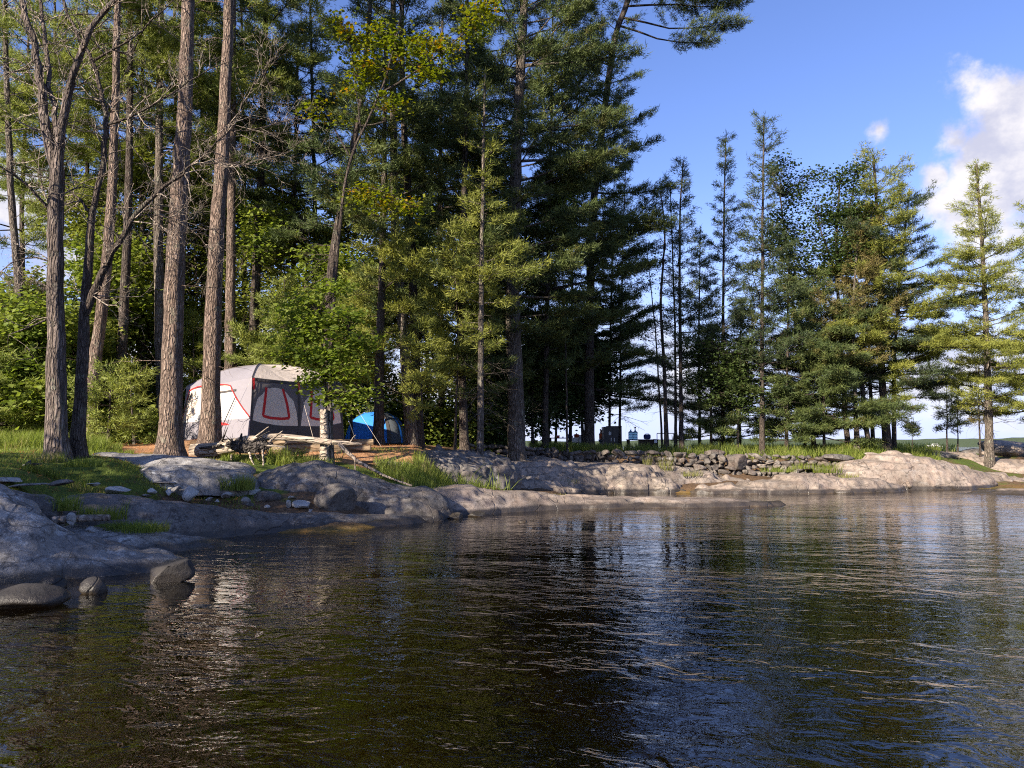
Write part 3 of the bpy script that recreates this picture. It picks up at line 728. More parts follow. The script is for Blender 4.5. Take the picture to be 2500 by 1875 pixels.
def add_tufts(mb, P, D, rng, k=7, ln=.13, wd=.016, spread=.75, rnd=None, mat=0):
    n = len(P)
    if n == 0: return
    P = np.repeat(P, k, 0); D = np.repeat(D, k, 0)
    E = unit(D + rng.normal(size=P.shape) * spread)
    S = unit(np.cross(E, rng.normal(size=P.shape)))
    l = ln * rng.uniform(.65, 1.25, (len(P), 1))
    off = rng.normal(size=P.shape) * ln * .34
    A = P + off - S * wd / 2; B = P + off + S * wd / 2; T = P + off + E * l
    V = np.stack([A, B, T], 1).reshape(-1, 3)
    r = np.repeat(rng.random(n) if rnd is None else rnd, k * 3)
    mb.add(V, np.arange(len(V)).reshape(-1, 3), mat, r)

def add_leaves(mb, P, rng, size=.09, droop=.25, flat=.55, rnd=None, mat=0, long_=1.0):
    n = len(P)
    if n == 0: return
    a = rng.uniform(0, 2 * math.pi, n)
    U = np.stack([np.cos(a), np.sin(a), -droop + .35 * rng.normal(size=n)], 1); U = unit(U)
    Nn = unit(np.stack([rng.normal(size=n) * flat, rng.normal(size=n) * flat, np.ones(n)], 1))
    W = unit(np.cross(Nn, U)); Nn = np.cross(U, W)
    s = size * rng.uniform(.6, 1.25, (n, 1))
    a0 = P; tip = P + U * s * long_
    l = P + U * s * .42 + W * s * .42 + Nn * s * .10; r = P + U * s * .42 - W * s * .42 + Nn * s * .10
    l2 = P + U * s * .72 * long_ + W * s * .22; r2 = P + U * s * .72 * long_ - W * s * .22
    V = np.stack([a0, r, r2, tip, l2, l], 1).reshape(-1, 3)
    i = np.arange(n)[:, None] * 6
    rr = np.repeat(rng.random(n) if rnd is None else rnd, 6)
    mb.add(V, np.concatenate([i + np.array([0, 1, 2, 3]), i + np.array([0, 3, 4, 5])], 0), mat, rr)

def interp_path(P, z):
    """point of a trunk path at height z"""
    zs = P[:, 2]; return np.array([np.interp(z, zs, P[:, 0]), np.interp(z, zs, P[:, 1]), z])

def trunk_path(path, d):
    pts = []
    for q in path:
        dd_ = q[2] if len(q) > 2 else d
        pts.append(at(q[0], q[1], dd_))
    P = np.array([tuple(p) for p in pts])
    g = ground(path[0][0], path[0][2] if len(path[0]) > 2 else d)
    P[0] = (P[0][0], P[0][1], g.z - .12)
    P = P[np.concatenate([[True], np.diff(P[:, 2]) > .02])] if len(P) > 1 else P
    return P, g

def densify(P, step=.5, wob=0.0, rng=None):
    L = np.concatenate([[0], np.cumsum(np.linalg.norm(np.diff(P, axis=0), axis=1))])
    n = max(3, int(L[-1] / step)); u = np.linspace(0, L[-1], n)
    Q = np.stack([np.interp(u, L, P[:, c]) for c in range(3)], 1)
    if len(P) > 2:
        k = np.array([1, 2, 3, 2, 1.]); k /= k.sum()
        Qp = np.pad(Q, ((2, 2), (0, 0)), mode='edge')
        S = np.stack([np.convolve(Qp[:, c], k, 'valid') for c in range(3)], 1); S[0] = Q[0]; S[-1] = Q[-1]; Q = S
    if wob and rng is not None:
        Q[1:-1, :2] += rng.normal(size=(n - 2, 2)) * wob
    return Q

def trunk_mesh(mb, P, r0, r1, rng, sides=18, flare=1.6, rough=.08, step=.35):
    Q = densify(P, step, .006, rng)
    t = np.linspace(0, 1, len(Q)); zz = Q[:, 2] - Q[0, 2]
    rad = r0 + (r1 - r0) * t ** .8
    rad = rad * (1 + (flare - 1) * np.exp(-zz / .30))
    mb.tube(Q, rad, sides, rough=rough, seed=int(rng.integers(1e6)))
    return Q

def bare_twigs(mb, p, d, length, r, level, rng, droop=0.0, sides=3, kids=(5, 5, 4), spread=.75):
    n = 5 if level > 0 else 4
    pts = [np.array(p, float)]; dirs = [unit(np.array(d, float))]
    dd_ = dirs[0]
    for k in range(n - 1):
        dd_ = unit(dd_ + rng.normal(size=3) * .22 + np.array([0, 0, -droop]))
        pts.append(pts[-1] + dd_ * length / (n - 1)); dirs.append(dd_)
    rad = np.linspace(r, r * .35, n)
    mb.tube(pts, rad, sides if level < 2 else 5, cap=False, rnd=rng.random())
    if level > 0:
        for k in range(kids[level - 1]):
            t = rng.uniform(.2, 1) * (n - 1); i = min(int(t), n - 2); f = t - i
            q = pts[i] * (1 - f) + pts[i + 1] * f
            nd = unit(dirs[i] + unit(rng.normal(size=3)) * spread + np.array([0, 0, .12]))
            bare_twigs(mb, q, nd, length * rng.uniform(.35, .6), max(.0035, r * (1 - .6 * t / n) * .5), level - 1, rng, droop, sides, kids, spread)

def pine(label, path, d, w0, crown_py, L, n_br, seed, fol='pine_dark', bark='bark_dark', wtop=None, tufts=1.0, k=8, group=None, e0=.12,
         stubs=10, name='pine_tree', top_shape=.75, low=.55, extra=None, ln=.18, wd=.026, cat='pine tree', bare=0.0, sides_bias=None, spread=.7, min_l=.12, az=None, extra_only=False):
    rng = np.random.default_rng(seed)
    P, g = trunk_path(path, d)
    root = thing(name, label, cat, tuple(g), group)
    r0 = w0 * d / F / 2 * .92; r1 = (wtop * d / F / 2 if wtop else r0 * .25)
    tb = MB(); Q = trunk_mesh(tb, P, r0, r1, rng, sides=20 if w0 > 25 else 10)
    ztop = P[-1, 2]; zc = at(path[0][0], crown_py, d).z
    fb = MB(); nt = 0
    def branch(z, azi, ln_, e, base=None, droop_=0.0, fstart=.3):
        b = interp_path(Q, z) if base is None else np.array(base)
        h = np.array([math.cos(azi), math.sin(azi), 0.0]); sd_ = np.array([-h[1], h[0], 0.0])
        s = np.linspace(0, 1, 6)
        up = math.tan(e)
        wig = np.cumsum(rng.normal(size=6)) * .035
        pts = b + ln_ * (s[:, None] * h + (wig - wig[0])[:, None] * sd_) + np.array([0, 0, 1.0]) * (ln_ * (up * s + rng.uniform(.02, .22) * s * s - droop_ * s))[:, None]
        r_b = max(.012, min(.06, ln_ * .014))
        tb.tube(pts, np.linspace(r_b, .006, 6), 4, cap=False)
        if rng.random() < bare:
            for q in range(int(ln_ * 5)):
                t = rng.uniform(.15, 1); i = min(int(t * 5), 4); f = t * 5 - i
                c = pts[i] * (1 - f) + pts[i + 1] * f
                bare_twigs(tb, c, h + sd_ * rng.choice([-1, 1]) * rng.uniform(.6, 1.4) + np.array([0, 0, rng.normal() * .3]), ln_ * .25 * rng.uniform(.5, 1.2), .006, 1, rng, .03)
            return
        n_tw = max(4, int(ln_ / .13))
        TP, TD, TR = [], [], []
        for q in range(n_tw):
            t = fstart + (1 - fstart) * (q + rng.random()) / n_tw
            i = min(int(t * 5), 4); f = t * 5 - i
            c = pts[i] * (1 - f) + pts[i + 1] * f
            side = 1 if q % 2 else -1
            tl = ln_ * (.38 * (1.12 - t)) * rng.uniform(.6, 1.3) + .16
            td = unit(h * rng.uniform(.5, 1.0) + sd_ * side * rng.uniform(.5, 1.1) + np.array([0, 0, rng.uniform(-.1, .35)]))
            e_ = c + td * tl
            tb.tube([c, (c + e_) / 2 + np.array([0, 0, .02]), e_], [.008, .006, .004], 3, cap=False)
            m_ = max(2, int(tl / .085 * tufts))
            tt = rng.uniform(.15, 1.05, m_)[:, None]
            TP.append(c + td * tl * tt); TD.append(np.tile(unit(td + np.array([0, 0, .45])), (m_, 1))); TR.append(np.full(m_, rng.random()) * .6 + rng.random(m_) * .4)
        m_ = max(2, int(ln_ * (1 - fstart) / .1 * tufts)); t = rng.uniform(fstart, 1.02, m_)
        cc = np.stack([np.interp(t, s, pts[:, c_]) for c_ in range(3)], 1)
        TP.append(cc); TD.append(np.tile(unit(h + np.array([0, 0, .6])), (m_, 1))); TR.append(rng.random(m_))
        add_tufts(fb, np.concatenate(TP), np.concatenate(TD), rng, k, ln, wd, spread, np.concatenate(TR))
    if not extra_only:
        # whorls
        hgt = ztop - zc
        n_br = n_br * 1.35; n_wh = max(3, int(n_br / 4.2)); zs = zc + hgt * (np.arange(n_wh) + .3) / n_wh
        for z in zs:
            t = (z - zc) / hgt
            nb = rng.integers(3, 6); a0 = rng.uniform(0, 6.28)
            for q in range(nb):
                azi = a0 + q * 2 * math.pi / nb + rng.normal() * .3
                if rng.random() < .10: continue
                lobe = .78 + .5 * float(vnoise(np.array([[math.cos(azi) * 1.2 + seed, math.sin(azi) * 1.2, z * .45]]), seed)[0]) + (.35 if rng.random() < .12 else 0)
                l_ = L * lobe * 1.12 * max(min_l, (1 - t) ** top_shape) * (low + (1 - low) * min(1, t * 3.5)) * rng.uniform(.55, 1.15)
                if sides_bias is not None: l_ *= 1 + sides_bias * math.cos(azi)
                zz = z + rng.normal() * .12
                if zz > ztop - .05: continue
                branch(zz, azi, l_, e0 + rng.normal() * .14 + .55 * t * t, fstart=rng.uniform(.28, .52) if l_ > 2 else .25)
        # leader
        tp = Q[-1]; add_tufts(fb, tp + np.array([0, 0, 1.]) * rng.uniform(-.5, .08, (8, 1)), np.tile([0, 0, 1.], (8, 1)), rng, k, ln, wd, .6)
    for q in (extra or []):   # explicit limbs: (px, py, azimuth deg, length, elev, foliage start)
        z = at(q[0], q[1], d).z
        branch(z, R(q[2]), q[3], R(q[4]), fstart=q[5] if len(q) > 5 else .3)
    for q in range(stubs):
        z = rng.uniform(P[0, 2] + 1.6, max(zc, P[0, 2] + 2.5)) if zc > P[0, 2] + 1.6 else 0
        if z:
            azi = rng.uniform(0, 6.28); b = interp_path(Q, z)
            bare_twigs(tb, b, [math.cos(azi), math.sin(azi), rng.uniform(-.25, .35)], rng.uniform(.3, 1.5), .014, 1, rng, .05)
    tb.build('trunk', M[bark], root)
    if fb.n: fb.build('crown', M[fol], root)
    return root

def leafy(label, path, d, w0, blobs, n_cl, per, size, seed, fol='leaf', bark='bark_dark', limbs=(), group=None, name='leafy_tree', cat='tree', wtop=None, flat=.55, trunk_r=None, extra=None):
    """blobs: (px, py, rx, rz) in metres at depth d (or px,py,rx,rz,depth)"""
    rng = np.random.default_rng(seed)
    P, g = trunk_path(path, d)
    root = thing(name, label, cat, tuple(g), group)
    r0 = w0 * d / F / 2; r1 = wtop * d / F / 2 if wtop else r0 * .3
    tb = MB(); Q = trunk_mesh(tb, P, r0, r1, rng, sides=10, flare=1.25)
    lines = [Q]
    for lm in limbs:
        LP = np.array([tuple(at(q[0], q[1], q[2] if len(q) > 2 else d)) for q in lm[0]])
        LQ = densify(LP, .35, .01, rng); tb.tube(LQ, np.linspace(lm[1] * d / F / 2, .012, len(LQ)), 6); lines.append(LQ)
    skel = np.concatenate(lines)
    fb = MB(); vol = np.array([b[2] * b[2] * b[3] for b in blobs]); vol = vol ** .75 / (vol ** .75).sum()
    for b, f in zip(blobs, vol):
        c = np.array(at(b[0], b[1], b[4] if len(b) > 4 else d)); n_ = max(1, int(n_cl * 1.5 * f)); per_ = int(per * 1.3)
        q = unit(rng.normal(size=(n_, 3))) * (rng.random((n_, 1)) ** .45) * np.array([b[2], b[2], b[3]])
        C_ = c + q
        if len(skel) > 0:
            for cc in C_:
                dist = np.linalg.norm(skel - cc, axis=1) + .6 * np.maximum(0, skel[:, 2] - cc[2])
                s_ = skel[np.argmin(dist)]
                mid = (s_ + cc) / 2 + rng.normal(size=3) * .08 * np.linalg.norm(cc - s_)
                tb.tube([s_, mid, cc], [.011, .008, .004], 3, cap=False)
        LPp = np.repeat(C_, per_, 0) + rng.normal(size=(n_ * per_, 3)) * np.array([.21, .21, .10]) * (size / .09) ** .5
        LPp[:, 2] -= .12 * np.linalg.norm(LPp[:, :2] - np.repeat(C_, per_, 0)[:, :2], axis=1)
        rr = np.repeat(rng.random(n_), per_) * .6 + rng.random(n_ * per_) * .4
        add_leaves(fb, LPp, rng, size, flat=flat, rnd=rr)
    tb.build('trunk', M[bark], root); fb.build('crown', M[fol], root)
    return root

# ---- the tall pines behind and beside the tent
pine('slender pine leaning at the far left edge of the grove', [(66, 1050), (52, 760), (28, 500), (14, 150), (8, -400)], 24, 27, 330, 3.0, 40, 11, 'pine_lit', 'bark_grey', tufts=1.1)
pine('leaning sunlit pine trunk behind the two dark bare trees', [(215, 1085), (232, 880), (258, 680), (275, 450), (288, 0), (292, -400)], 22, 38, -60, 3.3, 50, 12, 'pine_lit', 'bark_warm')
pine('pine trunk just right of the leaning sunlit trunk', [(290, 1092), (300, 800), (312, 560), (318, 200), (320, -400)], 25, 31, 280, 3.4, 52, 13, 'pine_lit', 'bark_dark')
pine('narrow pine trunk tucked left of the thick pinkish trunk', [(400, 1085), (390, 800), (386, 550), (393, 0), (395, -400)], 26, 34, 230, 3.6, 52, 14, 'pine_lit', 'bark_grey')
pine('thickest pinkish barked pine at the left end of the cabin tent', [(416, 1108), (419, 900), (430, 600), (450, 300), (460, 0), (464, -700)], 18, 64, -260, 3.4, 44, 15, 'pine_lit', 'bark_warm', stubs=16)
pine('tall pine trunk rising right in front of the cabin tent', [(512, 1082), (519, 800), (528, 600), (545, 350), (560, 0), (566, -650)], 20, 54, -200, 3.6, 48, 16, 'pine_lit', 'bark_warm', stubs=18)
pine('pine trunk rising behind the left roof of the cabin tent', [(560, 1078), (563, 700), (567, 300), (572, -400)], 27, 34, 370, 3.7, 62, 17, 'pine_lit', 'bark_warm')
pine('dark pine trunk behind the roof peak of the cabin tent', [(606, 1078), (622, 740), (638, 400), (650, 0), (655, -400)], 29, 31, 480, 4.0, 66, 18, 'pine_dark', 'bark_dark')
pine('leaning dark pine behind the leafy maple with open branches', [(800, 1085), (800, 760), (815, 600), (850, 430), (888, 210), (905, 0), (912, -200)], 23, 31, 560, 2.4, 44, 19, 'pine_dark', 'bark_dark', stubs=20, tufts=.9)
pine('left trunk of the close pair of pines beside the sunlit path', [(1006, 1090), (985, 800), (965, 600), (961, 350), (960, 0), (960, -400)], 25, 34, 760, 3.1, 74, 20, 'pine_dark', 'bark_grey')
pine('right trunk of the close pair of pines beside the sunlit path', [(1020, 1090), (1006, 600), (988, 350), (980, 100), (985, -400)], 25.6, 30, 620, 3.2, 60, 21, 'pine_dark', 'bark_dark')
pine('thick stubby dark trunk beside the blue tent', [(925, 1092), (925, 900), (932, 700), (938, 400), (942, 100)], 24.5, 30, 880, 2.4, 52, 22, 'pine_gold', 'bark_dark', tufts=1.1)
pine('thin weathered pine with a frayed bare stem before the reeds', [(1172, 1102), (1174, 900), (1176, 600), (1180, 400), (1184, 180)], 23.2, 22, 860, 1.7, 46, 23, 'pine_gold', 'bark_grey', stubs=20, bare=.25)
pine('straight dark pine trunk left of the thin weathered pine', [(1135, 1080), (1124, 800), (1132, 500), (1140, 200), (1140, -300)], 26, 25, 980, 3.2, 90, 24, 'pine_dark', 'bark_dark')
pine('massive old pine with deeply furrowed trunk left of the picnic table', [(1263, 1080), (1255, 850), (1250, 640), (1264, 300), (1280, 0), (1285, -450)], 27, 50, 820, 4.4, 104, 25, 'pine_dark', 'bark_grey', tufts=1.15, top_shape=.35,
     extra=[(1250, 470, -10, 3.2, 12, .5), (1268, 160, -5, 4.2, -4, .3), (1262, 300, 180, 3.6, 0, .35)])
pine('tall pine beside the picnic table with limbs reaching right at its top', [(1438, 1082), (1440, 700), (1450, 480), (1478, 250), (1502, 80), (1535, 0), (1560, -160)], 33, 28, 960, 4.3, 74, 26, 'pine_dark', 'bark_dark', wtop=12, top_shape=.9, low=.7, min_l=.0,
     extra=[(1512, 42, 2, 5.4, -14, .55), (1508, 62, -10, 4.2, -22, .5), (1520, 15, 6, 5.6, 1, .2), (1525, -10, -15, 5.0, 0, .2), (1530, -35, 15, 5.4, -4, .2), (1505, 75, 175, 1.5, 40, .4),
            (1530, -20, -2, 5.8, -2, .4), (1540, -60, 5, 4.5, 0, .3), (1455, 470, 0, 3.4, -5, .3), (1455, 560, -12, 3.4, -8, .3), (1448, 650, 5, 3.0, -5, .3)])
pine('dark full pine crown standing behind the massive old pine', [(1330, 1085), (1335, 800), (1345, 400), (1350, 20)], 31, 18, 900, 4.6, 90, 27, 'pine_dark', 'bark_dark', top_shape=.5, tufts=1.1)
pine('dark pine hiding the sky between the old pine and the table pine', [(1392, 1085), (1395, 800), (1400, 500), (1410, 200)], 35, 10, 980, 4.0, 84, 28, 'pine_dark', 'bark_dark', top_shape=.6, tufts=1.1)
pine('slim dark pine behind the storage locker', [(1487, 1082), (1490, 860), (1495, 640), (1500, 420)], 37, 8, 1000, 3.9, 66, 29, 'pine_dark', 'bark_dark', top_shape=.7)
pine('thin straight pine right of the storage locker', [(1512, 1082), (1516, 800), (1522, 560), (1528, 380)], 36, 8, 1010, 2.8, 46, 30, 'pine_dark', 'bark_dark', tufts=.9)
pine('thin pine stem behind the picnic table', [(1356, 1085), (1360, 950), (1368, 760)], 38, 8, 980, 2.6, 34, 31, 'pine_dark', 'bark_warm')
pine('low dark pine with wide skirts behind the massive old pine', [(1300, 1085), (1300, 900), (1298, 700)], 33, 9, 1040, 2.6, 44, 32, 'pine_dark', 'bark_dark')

# ---- the pines along the right shore
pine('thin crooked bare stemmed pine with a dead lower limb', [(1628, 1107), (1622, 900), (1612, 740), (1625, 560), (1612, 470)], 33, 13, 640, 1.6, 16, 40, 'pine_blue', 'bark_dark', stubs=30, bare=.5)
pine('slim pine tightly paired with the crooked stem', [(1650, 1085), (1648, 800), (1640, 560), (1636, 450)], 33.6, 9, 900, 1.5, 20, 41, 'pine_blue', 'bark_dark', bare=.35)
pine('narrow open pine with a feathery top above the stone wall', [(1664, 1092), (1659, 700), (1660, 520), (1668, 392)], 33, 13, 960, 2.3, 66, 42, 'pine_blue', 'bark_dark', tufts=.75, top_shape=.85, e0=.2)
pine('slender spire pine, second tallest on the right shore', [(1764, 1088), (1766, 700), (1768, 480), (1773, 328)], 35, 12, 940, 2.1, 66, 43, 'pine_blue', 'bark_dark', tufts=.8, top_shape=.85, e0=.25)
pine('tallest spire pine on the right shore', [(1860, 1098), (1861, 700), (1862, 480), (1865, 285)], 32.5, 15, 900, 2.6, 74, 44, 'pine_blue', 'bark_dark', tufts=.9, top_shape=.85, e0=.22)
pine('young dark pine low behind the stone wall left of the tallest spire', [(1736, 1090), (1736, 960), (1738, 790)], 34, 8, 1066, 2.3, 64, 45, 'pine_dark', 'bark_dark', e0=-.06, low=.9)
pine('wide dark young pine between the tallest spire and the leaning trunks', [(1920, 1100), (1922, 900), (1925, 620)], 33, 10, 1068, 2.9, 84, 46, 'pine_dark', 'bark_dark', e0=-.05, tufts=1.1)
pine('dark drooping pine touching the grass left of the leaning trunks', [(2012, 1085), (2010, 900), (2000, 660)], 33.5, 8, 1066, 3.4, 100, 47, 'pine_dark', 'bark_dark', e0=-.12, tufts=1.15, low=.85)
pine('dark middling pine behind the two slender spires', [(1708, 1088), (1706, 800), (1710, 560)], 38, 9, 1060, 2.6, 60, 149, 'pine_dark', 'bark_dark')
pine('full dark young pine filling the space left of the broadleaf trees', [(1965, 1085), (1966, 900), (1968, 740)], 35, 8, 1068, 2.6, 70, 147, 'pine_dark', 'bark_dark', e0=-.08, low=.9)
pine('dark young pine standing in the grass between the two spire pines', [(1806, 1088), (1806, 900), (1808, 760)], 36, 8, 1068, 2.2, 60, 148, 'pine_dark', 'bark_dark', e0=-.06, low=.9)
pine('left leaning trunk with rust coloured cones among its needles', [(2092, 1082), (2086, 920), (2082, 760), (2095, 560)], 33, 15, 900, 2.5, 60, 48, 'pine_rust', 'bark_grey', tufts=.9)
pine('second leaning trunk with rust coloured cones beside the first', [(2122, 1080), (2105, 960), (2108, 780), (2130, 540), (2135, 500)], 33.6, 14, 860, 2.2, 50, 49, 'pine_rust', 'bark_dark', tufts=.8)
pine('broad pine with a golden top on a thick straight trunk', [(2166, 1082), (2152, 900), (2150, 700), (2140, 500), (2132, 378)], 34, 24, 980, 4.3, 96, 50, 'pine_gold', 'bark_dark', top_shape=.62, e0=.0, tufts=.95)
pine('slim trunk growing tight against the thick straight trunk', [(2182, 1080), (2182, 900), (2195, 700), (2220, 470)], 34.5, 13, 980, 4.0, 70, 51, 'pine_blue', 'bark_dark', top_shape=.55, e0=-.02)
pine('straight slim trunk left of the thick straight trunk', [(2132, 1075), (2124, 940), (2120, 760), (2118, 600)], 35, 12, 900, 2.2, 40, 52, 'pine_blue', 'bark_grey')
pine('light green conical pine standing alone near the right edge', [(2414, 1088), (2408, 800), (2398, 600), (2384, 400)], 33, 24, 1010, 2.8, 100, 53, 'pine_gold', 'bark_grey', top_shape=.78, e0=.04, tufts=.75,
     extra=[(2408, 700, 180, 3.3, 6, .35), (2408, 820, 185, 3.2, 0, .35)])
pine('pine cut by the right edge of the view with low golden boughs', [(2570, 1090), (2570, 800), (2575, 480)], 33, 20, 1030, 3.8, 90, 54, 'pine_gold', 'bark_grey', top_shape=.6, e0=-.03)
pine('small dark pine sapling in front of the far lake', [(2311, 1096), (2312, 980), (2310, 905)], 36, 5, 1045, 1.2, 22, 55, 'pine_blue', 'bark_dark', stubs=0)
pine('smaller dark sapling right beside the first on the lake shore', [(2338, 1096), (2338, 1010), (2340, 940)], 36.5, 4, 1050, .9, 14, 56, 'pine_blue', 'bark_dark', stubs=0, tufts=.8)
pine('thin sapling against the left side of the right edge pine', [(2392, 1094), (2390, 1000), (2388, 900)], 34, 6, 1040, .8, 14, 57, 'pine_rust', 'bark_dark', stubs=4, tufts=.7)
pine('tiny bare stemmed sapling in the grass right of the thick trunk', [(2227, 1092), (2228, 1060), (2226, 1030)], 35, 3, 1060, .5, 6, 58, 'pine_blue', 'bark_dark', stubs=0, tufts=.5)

leafy('broadleaf tree with dark glossy leaves between the two tallest spires', [(1990, 1085), (1960, 900), (1935, 740), (1915, 560), (1905, 480)], 34.5, 12,
      [(1905, 420, .8, .9), (1940, 480, .8, .8), (1930, 600, 1.4, 1.3), (1985, 430, .5, .7), (1900, 560, .9, 1.2), (1960, 700, 1.3, 1.2)], 330, 12, .13, 60, 'leaf_dark')
leafy('broadleaf tree with sunlit tops left of the golden topped pine', [(2070, 1080), (2050, 800), (2040, 600), (2050, 450)], 34, 14,
      [(2045, 440, .6, .8), (2090, 425, .6, .9), (2020, 520, 1.0, .8), (2080, 520, 1.3, 1.0), (2050, 620, 1.6, 1.2), (2110, 610, 1.2, 1.0)], 420, 12, .13, 61, 'leaf_dark', limbs=[([(2042, 640), (2070, 540), (2092, 400)], 7), ([(2042, 660), (2000, 560), (1990, 480)], 6)])
leafy('low broadleaf bush growing dark under the spire pines', [(1800, 1088), (1805, 960), (1790, 840)], 33, 7, [(1790, 880, 1.3, 1.3), (1740, 930, 1.1, 1.0), (1820, 960, 1.1, 1.1), (1710, 860, .8, .8)], 260, 12, .13, 62, 'leaf_dark', name='shrub', cat='shrub')
leafy('airy sapling with sparse leaves beside the crooked pine stem', [(1618, 1100), (1600, 800), (1580, 620)], 35, 6, [(1590, 650, 1.0, 1.3), (1600, 800, .8, 1.2)], 60, 6, .10, 63, 'leaf_dark')

# ---- understory wall of green behind the tent and between the trunks
us = [  # label, kind, px, d, top py, bottom py, radius m, seed, mat
 ('leafy bush filling the left edge behind the sunlit grass', 40, 23, 740, 1030, 2.2, 'leaf'),
 ('bright round bush left of the oak trunk', 110, 25, 690, 1010, 2.2, 'leaf_gold'),
 ('green thicket between the oak trunk and the sunlit leaning pine', 200, 27, 600, 1000, 2.6, 'leaf'),
 ('light green young tree between the sunlit leaning and the slim dark pine', 270, 29, 380, 1000, 2.6, 'leaf_gold'),
 ('tall leafy sapling behind the narrow pine trunk', 345, 30, 420, 1000, 2.6, 'leaf'),
 ('green sapling seen in the gap between the two big trunks', 470, 30, 430, 1000, 2.4, 'leaf_gold'),
 ('leafy tree over the left roof edge of the cabin tent', 560, 33, 360, 960, 2.8, 'leaf'),
 ('bright leafy tree above the roof peak of the cabin tent', 680, 31, 470, 960, 3.0, 'leaf_gold'),
 ('green leafy tree above the right eave of the cabin tent', 740, 29, 520, 980, 2.6, 'leaf'),
 ('olive green tree left of the twin pines', 870, 31, 480, 980, 2.8, 'leaf_gold'),
 ('shaded leafy tree behind the twin pines', 1050, 32, 380, 960, 3.0, 'leaf_dark'),
 ('low dark broadleaf tree filling the gap right of the old pine', 1335, 34, 800, 1030, 1.9, 'leaf_dark'),
 ('low leafy tree between the old pine and the weathered pine', 1205, 30, 820, 1040, 1.6, 'leaf_dark'),
 ('dark leafy tree above the orange pot and the table end', 1425, 36, 820, 1000, 2.0, 'leaf_dark'),
 ('dark broadleaf tree behind the old pine trunk', 1210, 32, 420, 960, 2.9, 'leaf_dark'),
]
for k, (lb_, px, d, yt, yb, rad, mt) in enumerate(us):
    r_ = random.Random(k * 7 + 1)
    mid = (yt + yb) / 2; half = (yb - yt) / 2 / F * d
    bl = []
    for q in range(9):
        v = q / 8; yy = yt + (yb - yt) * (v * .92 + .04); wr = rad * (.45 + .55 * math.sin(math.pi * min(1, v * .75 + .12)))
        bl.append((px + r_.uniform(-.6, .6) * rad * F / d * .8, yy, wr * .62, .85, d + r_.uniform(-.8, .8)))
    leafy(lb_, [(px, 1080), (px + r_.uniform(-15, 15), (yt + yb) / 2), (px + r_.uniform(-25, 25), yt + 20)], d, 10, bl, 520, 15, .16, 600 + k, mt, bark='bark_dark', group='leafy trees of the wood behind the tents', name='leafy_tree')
up = [ # label, px, d, top, crown bottom, L, n, mat
 ('young feathery pine left of the thick pinkish trunk', 330, 22.5, 880, 1070, 1.5, 24, 'pine_lit'),
 ('small soft pine behind the dark forked trunk', 262, 21, 900, 1060, 1.2, 20, 'pine_lit'),
 ('feathery young pine behind the gap of the two big trunks', 470, 28, 760, 1040, 1.7, 44, 'pine_lit'),
 ('dense young pine above the tent roof', 700, 26.5, 680, 940, 2.1, 54, 'pine_lit'),
 ('grey green young spruce with dark tip over the tent', 900, 27, 640, 1000, 1.9, 60, 'pine_dark'),
 ('golden green pine with drooping boughs beside the blue tent', 860, 25.5, 720, 930, 1.9, 52, 'pine_gold'),
 ('sunlit olive pine in front of the twin pines', 1035, 23.5, 780, 1000, 1.3, 30, 'pine_gold'),
 ('olive pine boughs lit by the sun at mid height in the centre', 1110, 25, 560, 920, 2.2, 56, 'pine_gold'),
 ('dark young pine beneath the massive old pine', 1195, 29, 760, 1040, 2.2, 52, 'pine_dark'),
 ('young pine at the left edge behind the grass', -10, 22, 800, 1040, 2.2, 52, 'pine_lit'),
 ('tall pine crown filling the upper left gap', 130, 28, -60, 520, 3.4, 60, 'pine_lit'),
 ('tall light green pine crown between the oak and the thick trunk', 350, 29, -120, 560, 3.6, 70, 'pine_lit'),
 ('pine crown with layered boughs above the cabin tent', 500, 31, -100, 560, 3.8, 66, 'pine_lit'),
 ('light pine crown showing between the far left trunks', 62, 30, -60, 620, 3.4, 56, 'pine_lit'),
 ('light pine crown right of the dead oak', 205, 31, -80, 660, 3.6, 60, 'pine_lit'),
 ('sunny pine crown behind the narrow and the thick trunks', 425, 32, -100, 660, 3.8, 62, 'pine_lit'),
 ('sunny pine crown high over the tent roof', 595, 33, -60, 600, 3.8, 58, 'pine_lit'),
 ('olive pine crown left of the slender autumn maple', 770, 31, -60, 640, 3.4, 60, 'pine_gold'),
 ('dark layered pine crown right above the tent peak', 720, 30, 60, 640, 3.6, 60, 'pine_dark'),
 ('dark pine filling the centre behind the twin pines', 1080, 30, -60, 820, 3.8, 84, 'pine_dark'),
 ('dark pine crown at the top centre of the grove', 1180, 31, -200, 760, 4.0, 90, 'pine_dark'),
]
for k, (lb_, px, d, yt, yb, L_, n_, mt) in enumerate(up):
    pine(lb_, [(px, 1085), (px + (k * 37 % 20) - 10, (1085 + yt) / 2), (px + (k * 53 % 30) - 15, yt)], d, 8 if yt > 500 else 20, yb, L_, n_, 700 + k, mt, 'bark_dark', e0=.02, stubs=3, group='pines of the wood behind the tents', top_shape=.7, tufts=1.0)

